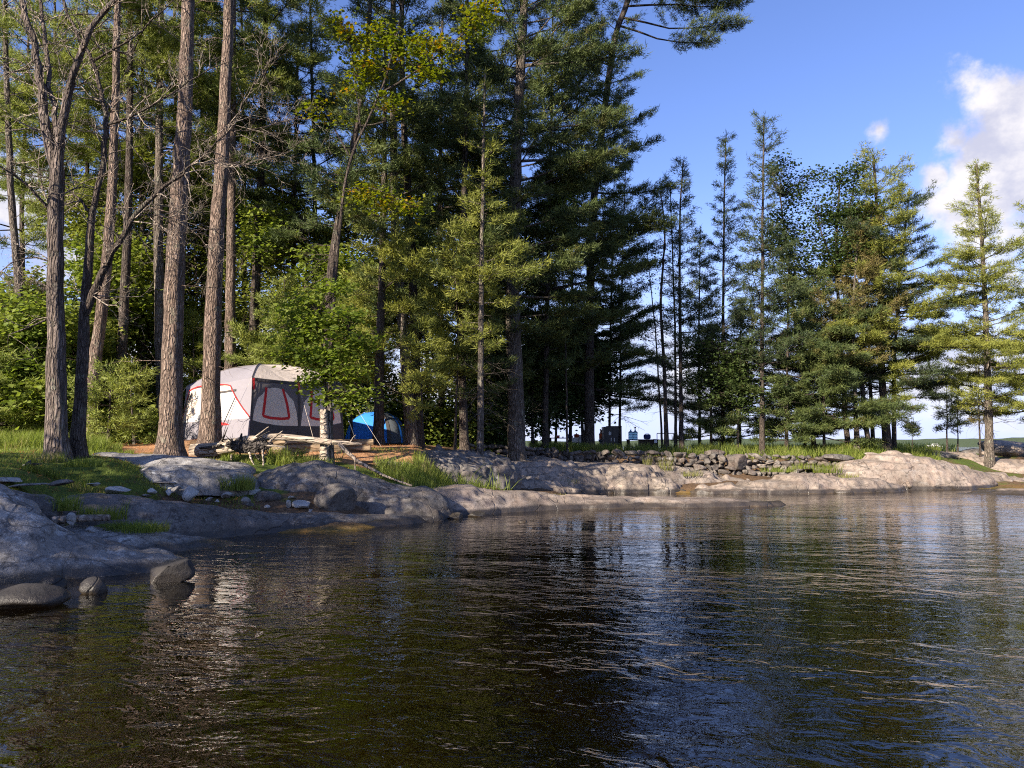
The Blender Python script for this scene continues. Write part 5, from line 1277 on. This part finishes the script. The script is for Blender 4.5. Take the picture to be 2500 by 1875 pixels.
def lathe(mb, c, prof, n_=20):
    th = np.arange(n_) * 2 * math.pi / n_
    V = np.array([[c[0] + r * math.cos(a), c[1] + r * math.sin(a), c[2] + z] for r, z in prof for a in th])
    i = np.arange(len(prof) - 1)[:, None] * n_; j = np.arange(n_)[None, :]; k = (j + 1) % n_
    mb.add(V, np.stack([i + j, i + k, i + n_ + k, i + n_ + j], -1).reshape(-1, 4)); mb.poly(V[:n_][::-1]); mb.poly(V[-n_:])
xx = lambda px, d=37.0: at(px, 1068, d).x
pot = thing('cooking_pot', 'orange red pot at the right end of the picnic table', 'pot', (xx(1407.5), 37, TT))
mb = MB(); lathe(mb, (xx(1407.5), 37, TT), [(.10, 0), (.115, .02), (.12, .13), (.125, .14)]); mb.build('body', M['orange'], pot)
mb = MB(); lathe(mb, (xx(1407.5), 37, TT + .14), [(.125, 0), (.11, .02), (.03, .035), (.02, .05), (.03, .07), (.005, .075)]); mb.build('lid', M['orange'], pot)
for s_ in (-1, 1): mb = MB(); mb.tube([(xx(1407.5) + s_ * .12, 37, TT + .11), (xx(1407.5) + s_ * .17, 37, TT + .12), (xx(1407.5) + s_ * .17, 37.05, TT + .12), (xx(1407.5) + s_ * .12, 37.06, TT + .11)], .01, 6); mb.build('handle', M['black'], pot)
jg = thing('water_jug', 'small blue jug on the picnic table', 'jug', (xx(1389.5), 37.05, TT))
mb = MB(); lathe(mb, (xx(1389.5), 37.05, TT), [(.07, 0), (.075, .02), (.075, .13), (.05, .16), (.03, .165)]); mb.build('body', M['blue'], jg)
mb = MB(); lathe(mb, (xx(1389.5), 37.05, TT + .165), [(.032, 0), (.032, .025)]); mb.build('cap', M['whitepl'], jg)
rb = thing('storage_box', 'small red box near the left end of the picnic table', 'box', (xx(1362), 37, TT))
mb = MB(); mb.box((xx(1362), 37, TT + .045), (.16, .12, .09)); mb.build('body', M['red'], rb, smooth=False); mb = MB(); mb.box((xx(1362), 37, TT + .1), (.175, .135, .02)); mb.build('lid', M['red'], rb, smooth=False)
for px_, hh_, mt, lb_ in ((1374, .05, 'steel', 'tiny steel cup in the middle of the picnic table'), (1397, .09, 'whitepl', 'small pale cup between the blue jug and the orange pot')):
    mb = MB(); lathe(mb, (xx(px_), 36.9, TT), [(.028, 0), (.034, hh_)]); tag(mb.build('cup', M[mt], loc=(xx(px_), 36.9, TT)), lb_, 'cup')
gb = thing('storage_box', 'grey plastic tub beside the right end of the picnic table', 'box', (xx(1419), 37, TT))
gb_g = h1(xx(1420), 37.3); mb = MB(); mb.box((xx(1420), 37.3, (gb_g + TT + .1) / 2), (.28, .35, TT + .1 - gb_g), taper=1.08); mb.build('body', M['steel'], gb, smooth=False); mb = MB(); mb.box((xx(1420), 37.3, TT + .115), (.33, .4, .03)); mb.build('lid', M['whitepl'], gb, smooth=False)
wc = thing('cool_box', 'white cool box on the bench of the picnic table', 'cool box', (xx(1401), 36.4, gz + .46))
mb = MB(); mb.box((xx(1401), 36.4, gz + .56), (.38, .22, .20)); mb.build('body', M['whitepl'], wc, smooth=False); mb = MB(); mb.box((xx(1401), 36.4, gz + .675), (.40, .24, .03)); mb.build('lid', M['whitepl'], wc, smooth=False)
db = thing('crate', 'dark crate standing right of the massive old pine', 'crate', tuple(ground(1305, 35)))
q_ = ground(1305, 35); mb = MB(); mb.box((q_.x, 35, q_.z + .2), (.26, .3, .44)); mb.build('body', M['dark_wood'], db, smooth=False); mb = MB(); mb.box((q_.x, 35, q_.z + .43), (.3, .34, .03)); mb.build('lid', M['dark_wood'], db, smooth=False)
# locker
lx0, lx1 = at(1473, 1060, 36).x, at(1518, 1060, 36).x; lz = h1((lx0 + lx1) / 2, 36) - .05; lt_ = at(1495, 1042, 36).z
lk = thing('storage_locker', 'black bear proof food locker with a white notice on it', 'locker', ((lx0 + lx1) / 2, 36.2, lz))
mb = MB(); mb.box(((lx0 + lx1) / 2, 36.35, (lz + lt_) / 2), (lx1 - lx0, .7, lt_ - lz)); mb.build('cabinet', M['black'], lk, smooth=False)
for s_ in (0, 1):
    xc = lx0 + (lx1 - lx0) * (.25 + .5 * s_); mb = MB(); mb.box((xc, 35.985, (lz + lt_) / 2 + .02), ((lx1 - lx0) * .47, .025, (lt_ - lz) * .9)); dr_ = mb.build('door', M['black'], lk, smooth=False)
    mb = MB(); mb.box((xc + (.14 if s_ == 0 else -.14), 35.96, (lz + lt_) / 2), (.03, .03, .16)); mb.build('handle', M['steel'], dr_, smooth=False)
mb = MB(); mb.box((at(1489, 1060, 36).x, 35.965, at(1489, 1058, 36).z), (.12, .008, .16)); mb.build('notice', M['paper'], lk, smooth=False)
mb = MB(); mb.box(((lx0 + lx1) / 2 + .1, 36.35, lt_ + .02), ((lx1 - lx0) * .8, .6, .035)); mb.build('lid', M['dark_wood'], lk, smooth=False)
# counter with jugs and bag
cx0, cx1 = at(1534, 1073, 35).x, at(1607, 1073, 35).x; cz = at(1570, 1072.5, 35).z; cg = h1((cx0 + cx1) / 2, 35) - .05
ct = thing('low_table', 'long dark low table holding the two big water bottles', 'table', ((cx0 + cx1) / 2, 35.3, cg))
mb = MB(); mb.box(((cx0 + cx1) / 2, 35.3, cz - .02), (cx1 - cx0 + .04, .66, .04)); mb.build('table_top', M['dark_wood'], ct, smooth=False)
mb = MB(); mb.box(((cx0 * .35 + cx1 * .65), 35.05, (cz + cg) / 2 - .02), ((cx1 - cx0) * .62, .03, cz - cg - .04)); mb.build('front_panel', M['dark_wood'], ct, smooth=False)
for sx in (cx0 + .04, cx1 - .04):
    for sy in (35.05, 35.55): mb = MB(); mb.box((sx, sy, (cz + cg) / 2 - .03), (.07, .07, cz - cg)); mb.build('leg', M['dark_wood'], ct, smooth=False)
mb = MB(); mb.box((cx1 - .12, 34.96, cz - .09), (.12, .012, .16)); mb.box((cx1 - .12, 35.1, cz + .008), (.12, .28, .012)); tag(mb.build('towel', M['whitecloth'], loc=(cx1 - .12, 35, cz), smooth=False), 'grey towel hanging over the right end of the long low table', 'towel')
for px_, lb_, pump in ((1540, 'left big clear blue water bottle on the low table', 0), (1551, 'right big clear blue water bottle with a pump on top', 1)):
    x_ = at(px_, 1072, 35.2).x; s_ = 1.0
    jg = thing('water_bottle', lb_, 'water bottle', (x_, 35.2, cz), 'big water bottles on the low table')
    mb = MB(); lathe(mb, (x_, 35.2, cz), [(.095, 0), (.108, .02), (.108, .10), (.102, .115), (.108, .13), (.108, .22), (.102, .235), (.108, .25), (.108, .31), (.09, .345), (.04, .375), (.033, .38), (.033, .41)]); mb.build('body', M['jug'], jg)
    mb = MB(); lathe(mb, (x_, 35.2, cz + .41), [(.036, 0), (.036, .03)]); cp = mb.build('cap', M['blue'], jg)
    if pump: mb = MB(); lathe(mb, (x_, 35.2, cz + .44), [(.014, 0), (.014, .05), (.04, .06), (.04, .12), (.02, .13)]); mb.build('pump', M['black'], jg)
bx = at(1580, 1072, 35.2).x; bg_ = thing('cooler_bag', 'dark navy cooler bag on the low table', 'bag', (bx, 35.2, cz))
V, Fc = rock_shape(np.random.default_rng(3), (1, 1, 1), 5, 0, 3); V = np.sign(V) * abs(V) ** .45; V = V / np.abs(V).max() * np.array([.155, .12, .115]); mb = MB(); mb.add(V + np.array([bx, 35.2, cz + .117]), Fc); mb.build('body', M['navy'], bg_)
mb = MB(); mb.tube([(bx - .08, 35.2, cz + .22), (bx - .05, 35.2, cz + .27), (bx + .05, 35.2, cz + .27), (bx + .08, 35.2, cz + .22)], .01, 6); mb.build('handle', M['black'], bg_)
rl = thing('pipe_rail', 'thin grey pipe rail beside the low table', 'rail', tuple(ground(1625, 36)))
x0, x1 = at(1604, 1060, 36).x, at(1645, 1060, 36).x; zt = at(1604, 1058, 36).z
for x_ in (x0, x1): mb = MB(); mb.tube([(x_, 36, zt), (x_, 36, h1(x_, 36) - .1)], .018, 8); mb.build('post', M['steel'], rl)
for z_ in (zt, zt - .30): mb = MB(); mb.tube([(x0, 36, z_), (x1, 36, z_)], .018, 8); mb.build('bar', M['steel'], rl)

# ------------------------------------------------------------------ people
def skinmesh(name, verts, edges, radii, mat, parent, sub=2):
    me = bpy.data.meshes.new(name); me.from_pydata([tuple(v) for v in verts], edges, [])
    o = bpy.data.objects.new(name, me); C.objects.link(o)
    o.modifiers.new('skin', 'SKIN'); sv = me.skin_vertices[0].data if me.skin_vertices else None
    if sv is None:
        me.attributes  # skin layer is made with the modifier
    for k, r in enumerate(radii):
        me.skin_vertices[0].data[k].radius = (r, r) if not isinstance(r, tuple) else r
    me.skin_vertices[0].data[0].use_root = True
    s_ = o.modifiers.new('sub', 'SUBSURF'); s_.levels = sub; s_.render_levels = sub
    me.materials.append(mat); o.parent = parent
    return o
def person(label, loc, h, face, shirt, hair, shorts, seated=False):
    """face: heading angle of the person in radians (0 = +x)"""
    root = thing('person', label, 'person', loc); root.rotation_euler = (0, 0, face)
    k = h / 1.7; drop = .38 if seated else 0
    def P(x, y, z): return (x * k, y * k, (z - drop) * k)
    hipz = .9
    V = [P(0, 0, hipz), P(0, 0, 1.1), P(.0, 0, 1.28), P(.0, 0, 1.40), P(.01, 0, 1.48), P(.03, 0, 1.57), P(.03, 0, 1.66)]
    Rr = [.13, .12, .135, .09, .055, .085, .07]; E = [(0, 1), (1, 2), (2, 3), (3, 4), (4, 5), (5, 6)]
    for s in (-1, 1):
        n0 = len(V)
        if seated: V += [P(.05, s * .09, .86), P(.40, s * .10, .84), P(.44, s * .1, .46), P(.56, s * .1, .42)]
        else: V += [P(0, s * .09, .84), P(.01, s * .10, .48), P(-.02, s * .1, .09), P(.12, s * .11, .04)]
        Rr += [.09, .06, .04, .035]; E += [(0, n0), (n0, n0 + 1), (n0 + 1, n0 + 2), (n0 + 2, n0 + 3)]
        n0 = len(V); V += [P(0, s * .18, 1.36), P(.02, s * .22, 1.10), P(.14, s * .20, .90), P(.19, s * .19, .84)]
        Rr += [.055, .042, .032, .028]; E += [(3, n0), (n0, n0 + 1), (n0 + 1, n0 + 2), (n0 + 2, n0 + 3)]
        w = n0 + 3
        for f in range(5):
            n1 = len(V); off = (f - 2) * .018; L_ = (.045, .07, .075, .07, .055)[f]
            V += [P(.19 + L_ * .5, s * .19 + off, .82), P(.19 + L_ * .8, s * .19 + off * 1.2, .80 - L_ * .4)]
            Rr += [.009, .008]; E += [(w, n1), (n1, n1 + 1)]
    skinmesh('body', V, E, [r * k for r in Rr], M['skin'], root)
    nose = len(V)
    SV = [P(0, 0, .88), P(0, 0, 1.1), P(0, 0, 1.28), P(0, 0, 1.38), P(0, -.17, 1.36), P(.015, -.215, 1.17), P(0, .17, 1.36), P(.015, .215, 1.17)]
    skinmesh('shirt', SV, [(0, 1), (1, 2), (2, 3), (3, 4), (4, 5), (3, 6), (6, 7)], [.15 * k, .14 * k, .15 * k, .105 * k, .07 * k, .06 * k, .07 * k, .06 * k], shirt, root)
    HV = [P(-.02, 0, 1.60), P(.0, 0, 1.68), P(.035, 0, 1.70)]
    skinmesh('hair', HV, [(0, 1), (1, 2)], [.095 * k, .085 * k, .07 * k], hair, root)
    if seated: PV = [P(0, 0, .90), P(.05, -.09, .86), P(.3, -.1, .85), P(.05, .09, .86), P(.3, .1, .85)]
    else: PV = [P(0, 0, .90), P(0, -.09, .82), P(.01, -.1, .55), P(0, .09, .82), P(.01, .1, .55)]
    skinmesh('shorts', PV, [(0, 1), (1, 2), (0, 3), (3, 4)], [.14 * k, .105 * k, .085 * k, .105 * k, .085 * k], shorts, root)
    mb = MB(); e = MB()
    fm = MB(); V_, Fc_ = rock_shape(np.random.default_rng(1), (.018 * k, .014 * k, .022 * k), 1, 0, 2); fm.add(V_ + np.array(P(.118, 0, 1.585)), Fc_)
    o = fm.build('nose', M['skin']); o.parent = root
    for s in (-1, 1):
        fm = MB(); V_, Fc_ = rock_shape(np.random.default_rng(1), (.008 * k, .011 * k, .008 * k), 1, 0, 1); fm.add(V_ + np.array(P(.108, s * .035, 1.61)), Fc_); o = fm.build('eye', M['black']); o.parent = root
        fm = MB(); V_, Fc_ = rock_shape(np.random.default_rng(1), (.018 * k, .01 * k, .028 * k), 1, 0, 2); fm.add(V_ + np.array(P(.02, s * .09, 1.59)), Fc_); o = fm.build('ear', M['skin']); o.parent = root
    fm = MB(); V_, Fc_ = rock_shape(np.random.default_rng(1), (.006 * k, .022 * k, .006 * k), 1, 0, 1); fm.add(V_ + np.array(P(.112, 0, 1.54)), Fc_); o = fm.build('mouth', M['red']); o.parent = root
    return root
q_ = ground(1467, 36.6); person('child in an orange shirt standing beside the black locker', (q_.x, q_.y, q_.z - .0), 1.0 if False else (at(1467, 1048.5, 36.6).z - q_.z), R(15), M['shirt'], M['hair'], M['shorts'])
q_ = ground(1078, 35.2); person('distant person in white seated before the pale grey tent', (q_.x, q_.y, q_.z), 1.35, R(-160), M['whitecloth'], M['hair'], M['whitecloth'], True)
ch = thing('camp_chair', 'small red camp chair under the distant seated person', 'chair', (q_.x, q_.y, q_.z))
mb = MB(); mb.box((q_.x - .05, q_.y, q_.z + .345), (.42, .42, .03)); mb.build('seat', M['red'], ch, smooth=False)
mb = MB(); mb.box((q_.x + .20, q_.y + .02, q_.z + .56), (.03, .42, .4)); mb.build('backrest', M['red'], ch, smooth=False)
for sx in (-.22, .17):
    for sy in (-.19, .19): mb = MB(); mb.tube([(q_.x + sx, q_.y + sy, q_.z + .33), (q_.x + sx, q_.y + sy, q_.z - .03)], .012, 6); mb.build('leg', M['steel'], ch)

# ------------------------------------------------------------------ motor boat far out
bo = at(2281, 1090, 620); bt2 = thing('motor_boat', 'small white motor boat far out on the lake', 'boat', (bo.x, 620, 0))
s = np.linspace(-6, 6, 14); wv = 1.6 * np.sqrt(np.clip(1 - (np.maximum(s, 0) / 6.2) ** 2, 0, 1))
V = []
for k, x_ in enumerate(s):
    for (yy, zz) in ((-1, 1.5), (-.85, .2), (0, -.5), (.85, .2), (1, 1.5)): V.append((bo.x - x_, 620 + yy * wv[k], zz + (.5 * max(0, x_) / 6 if zz > 1 else 0)))
mb = MB(); i = np.arange(13)[:, None] * 5; j = np.arange(4)[None, :]; mb.add(V, np.stack([i + j, i + j + 1, i + 6 + j, i + 5 + j], -1).reshape(-1, 4))
for k in range(13): mb.add([V[k * 5], V[k * 5 + 4], V[k * 5 + 9], V[k * 5 + 5]], [[0, 1, 2, 3]])
mb.poly(V[:5]); mb.build('hull', M['whitepl'], bt2)
mb = MB(); mb.box((bo.x + .5, 620, 2.3), (5.5, 2.2, 1.5), taper=.8); cb = mb.build('cabin', M['whitepl'], bt2, smooth=False)
mb = MB(); mb.box((bo.x + .5, 618.92, 2.4), (4.2, .1, .6)); mb.build('window', M['black'], cb, smooth=False)

# ------------------------------------------------------------------ grass
def blades(name, label, zones, mat, seed, kind='stuff', cat='grass', loc=None, group=None):
    """zones: (px0, px1, d0, d1, n, height, width, bend)"""
    rng = np.random.default_rng(seed); mb = MB()
    for (a, b, d0, d1, n_, hgt, wd, bend) in zones:
        px = rng.uniform(a, b, n_); d = rng.uniform(d0, d1, n_)
        x = (px - 1250) / F * d; keep = fbm(np.stack([x, d, 0 * x], 1), 1.1, 2, seed) > -.35
        x, d = x[keep], d[keep]; m_ = len(x)
        z = H(x, d) - .02; az = rng.uniform(0, 6.28, m_); hh = hgt * rng.uniform(.45, 1.15, m_); bd = bend * rng.uniform(.3, 1.3, m_)
        hx, hy = np.cos(az), np.sin(az); tw = az + math.pi / 2 + rng.normal(size=m_) * .5; wx, wy = np.cos(tw), np.sin(tw)
        lv = []
        for t, wf in ((0, 1), (.4, .85), (.75, .55)):
            cx_ = x + hx * hh * bd * t * t; cy_ = d + hy * hh * bd * t * t; cz_ = z + hh * (t - .35 * bd * t * t)
            lv.append(np.stack([cx_ - wx * wd * wf / 2, cy_ - wy * wd * wf / 2, cz_], 1)); lv.append(np.stack([cx_ + wx * wd * wf / 2, cy_ + wy * wd * wf / 2, cz_], 1))
        lv.append(np.stack([x + hx * hh * bd, d + hy * hh * bd, z + hh * (1 - .35 * bd)], 1))
        V = np.stack(lv, 1).reshape(-1, 3); i = np.arange(m_)[:, None] * 7
        r = np.repeat(rng.random(m_), 7)
        Fq = np.concatenate([i + np.array([0, 1, 3, 2]), i + np.array([2, 3, 5, 4])], 0)
        nn = mb.n; mb.add(V, Fq, 0, r)
        tri = (i + np.array([4, 5, 6])) + nn
        mb.lv.append(tri.ravel()); mb.lt.append(np.full(len(tri), 3, np.int32)); mb.mi.append(np.zeros(len(tri), np.int32))
    o = mb.build(name, M[mat])
    return tag(o, label, cat, group, kind)
blades('tall_grass', 'tall bright green grass behind the bare trees at left', [(-90, 128, 18.5, 22.5, 5200, .62, .016, .6), (150, 262, 17.8, 20.5, 2600, .50, .014, .6), (262, 300, 18.5, 20, 300, .3, .014, .5)], 'grass', 1)
blades('turf', 'short turf on the lawn round the bare trees', [(-160, 420, 12.6, 17.5, 16000, .09, .009, .5), (-160, 330, 17, 19, 3000, .15, .012, .5), (60, 230, 13.6, 14.4, 900, .20, .012, .5), (300, 640, 14.8, 16.6, 2600, .12, .010, .5)], 'grass', 2)
blades('tall_grass', 'green grass between the log, the post and the grey dome', [(655, 745, 18.1, 19.6, 1700, .36, .014, .6), (745, 830, 18.2, 19.4, 800, .30, .014, .5), (545, 640, 18.2, 19.0, 500, .22, .012, .5), (480, 620, 17.9, 18.3, 300, .14, .012, .5)], 'grass', 3)
blades('tall_grass', 'strip of long grass behind the right shoulder of the grey dome', [(830, 1110, 18.4, 19.9, 3000, .36, .015, .6), (880, 1000, 20.8, 22.5, 700, .10, .012, .5), (1010, 1130, 19.4, 21.0, 900, .38, .015, .6)], 'grass', 4)
blades('reeds', 'clump of tall arching reeds left of the tan outcrop', [(1145, 1200, 21.4, 22.2, 190, 1.05, .022, .9), (1120, 1225, 20.8, 21.9, 420, .5, .018, .8), (1205, 1245, 21.2, 21.9, 60, .8, .02, .7)], 'grass', 5)
blades('tall_grass', 'long grass on the flat behind the sunlit rubble wall', [(1290, 1690, 30.6, 34, 5200, .42, .018, .5), (1330, 1580, 30.5, 31.2, 1600, .46, .018, .5)], 'grass', 6)
blades('tall_grass', 'deep grass under the right shore pines behind the shaded wall', [(1690, 2100, 30.9, 38, 9500, .48, .020, .5), (2050, 2290, 31.6, 36, 5200, .52, .020, .6), (1690, 2330, 36, 46, 4500, .55, .026, .5)], 'grass', 7)
blades('grass_tuft', 'small bright grass tuft on the tan outcrop', [(1350, 1415, 26.0, 26.5, 0, .2, .012, .5)], 'grass', 8) if False else None
def tuft(label, px, py, d, rad, n_, hgt, mat='grass', wd=.011, bend=.7):
    rng = np.random.default_rng(int(px * 7 + py)); c = at(px, py, d); mb = MB()
    a = rng.uniform(0, 6.28, n_); r = rad * np.sqrt(rng.random(n_)); x = c.x + r * np.cos(a); y = c.y + r * np.sin(a) * .5
    az = a + rng.normal(size=n_) * .8; hh = hgt * rng.uniform(.5, 1.15, n_)
    for k in range(n_):
        p0 = np.array([x[k], y[k], c.z - .04]); h_ = np.array([math.cos(az[k]), math.sin(az[k]), 0]); w_ = np.array([-h_[1], h_[0], 0]) * wd / 2
        p1 = p0 + h_ * hh[k] * .15 + np.array([0, 0, hh[k] * .6]); p2 = p0 + h_ * hh[k] * bend * .6 + np.array([0, 0, hh[k]])
        mb.add([p0 - w_, p0 + w_, p1 + w_ * .7, p1 - w_ * .7, p2], [[0, 1, 2, 3]], 0, rng.random()); mb.add([p1 - w_ * .7, p1 + w_ * .7, p2], [[0, 1, 2]], 0, rng.random())
    return tag(mb.build('grass_tuft', M[mat], loc=(c.x, c.y, c.z)), label, 'grass tuft', 'grass tufts growing from the rocks')
tuft('bright grass tuft in a hollow of the tan outcrop', 1384, 1182, 25.9, .38, 260, .24)
tuft('dry grass tuft on the slope below the shaded wall', 1690, 1160, 27.9, .4, 170, .24, 'grass_dry')
tuft('yellowish weedy plant standing against the rubble wall', 1625, 1150, 28.2, .26, 120, .62, 'grass_dry')
tuft('second weedy tuft left of the yellowish plant', 1580, 1135, 28.6, .16, 60, .4, 'grass_dry')
tuft('grass clump between the shaded wall and the pink whaleback', 2020, 1152, 28.9, .55, 300, .42)
tuft('pale dry grass spilling down left of the whaleback', 2070, 1165, 28.6, .4, 180, .2, 'grass_dry')
tuft('small light tuft at the waterline before the whaleback', 2150, 1188, 27.9, .34, 200, .2, 'grass_dry')
tuft('grass growing at the foot of the shaded wall', 1900, 1150, 29.0, .7, 260, .24)
tuft('low green fringe below the dark end of the wall', 1960, 1142, 29.4, .5, 160, .26)
tuft('dark leafy grass tuft beside the grey dome and the rubble', 575, 1192, 15.9, .38, 520, .34)
tuft('shaded grass clump hanging at the edge of the long ledge', 330, 1292, 11.9, .50, 700, .17)
tuft('second shaded clump nearer to the weathered log', 245, 1262, 11.9, .34, 380, .22)
tuft('grass in the crack left of the long dark ledge', 140, 1240, 11.9, .36, 380, .26)
tuft('single tall weed standing on the long dark ledge', 308, 1262, 12.0, .03, 12, .36)
tuft('thin grass at the foot of the oak trunk', 120, 1125, 13.9, .3, 240, .22)
tuft('grass round the foot of the dark forked tree', 205, 1135, 14.2, .35, 260, .2)
tuft('sparse grass on the second pink strip', 1350, 1212, 21.6, .35, 100, .13, 'grass_dry')
tuft('little dry tuft on the right pink slab', 2330, 1122, 33.4, .2, 60, .5, 'twigm')
tuft('low brownish weeds in the cracks of the right shelf', 2345, 1142, 31.6, .4, 90, .12, 'grass_dry')
tuft('tufts along the foot of the tan outcrop', 1230, 1195, 23.2, .4, 140, .16, 'grass_dry')

# undergrowth nobody could count, filling the wood floor behind
rng = np.random.default_rng(88); mb = MB()
for (a, b, d0, d1, n_, hh, mt) in [(-260, 1190, 27, 37, 5200, 2.9, 0), (-160, 620, 23, 27, 1300, 1.2, 0), (900, 1240, 28, 34, 900, 1.6, 1), (-600, 1000, 36, 46, 2600, 5.5, 1)]:
    px = rng.uniform(a, b, n_); d = rng.uniform(d0, d1, n_); x = (px - 1250) / F * d
    keep = ((x - ctr[0]) ** 2 + (d - ctr[1]) ** 2 > 10); x, d = x[keep], d[keep]
    z = H(x, d) + hh * rng.random(len(x)) ** 1.3 * (.75 + .35 * fbm(np.stack([x, d, 0 * x], 1), .35, 2, 4))
    Pp = np.repeat(np.stack([x, d, z], 1), 13, 0) + rng.normal(size=(len(x) * 13, 3)) * np.array([.26, .26, .14])
    add_leaves(mb, Pp, rng, .15, rnd=np.repeat(rng.random(len(x)), 13), mat=mt)
tag(mb.build('undergrowth', [M['leaf'], M['leaf_dark']]), 'dense leafy undergrowth of the wood behind the tents', 'undergrowth', None, 'stuff')


rng = np.random.default_rng(19); mb = MB()
px = np.concatenate([rng.uniform(230, 1020, 5200), rng.uniform(-100, 640, 2200)]); d = np.concatenate([rng.uniform(18.6, 25, 5200), rng.uniform(13, 18, 2200)])
x = (px - 1250) / F * d; z = H(x, d) + .012; a = rng.uniform(0, 3.14, len(x)); l = rng.uniform(.04, .16, len(x)) / 2; w_ = rng.uniform(.004, .014, len(x)) / 2
ca, sa = np.cos(a), np.sin(a); t_ = rng.normal(size=len(x)) * .02
V = np.stack([np.stack([x - ca * l + sa * w_, d - sa * l - ca * w_, z], 1), np.stack([x - ca * l - sa * w_, d - sa * l + ca * w_, z], 1), np.stack([x + ca * l - sa * w_, d + sa * l + ca * w_, z + abs(t_)], 1), np.stack([x + ca * l + sa * w_, d + sa * l - ca * w_, z + abs(t_)], 1)], 1).reshape(-1, 3)
mb.add(V, np.arange(len(V)).reshape(-1, 4), 0, np.repeat(rng.random(len(x)), 4))
tag(mb.build('forest_litter', M['dead_leaf']), 'fallen needles, twigs and dead leaves on the camp ground', 'litter', None, 'stuff')
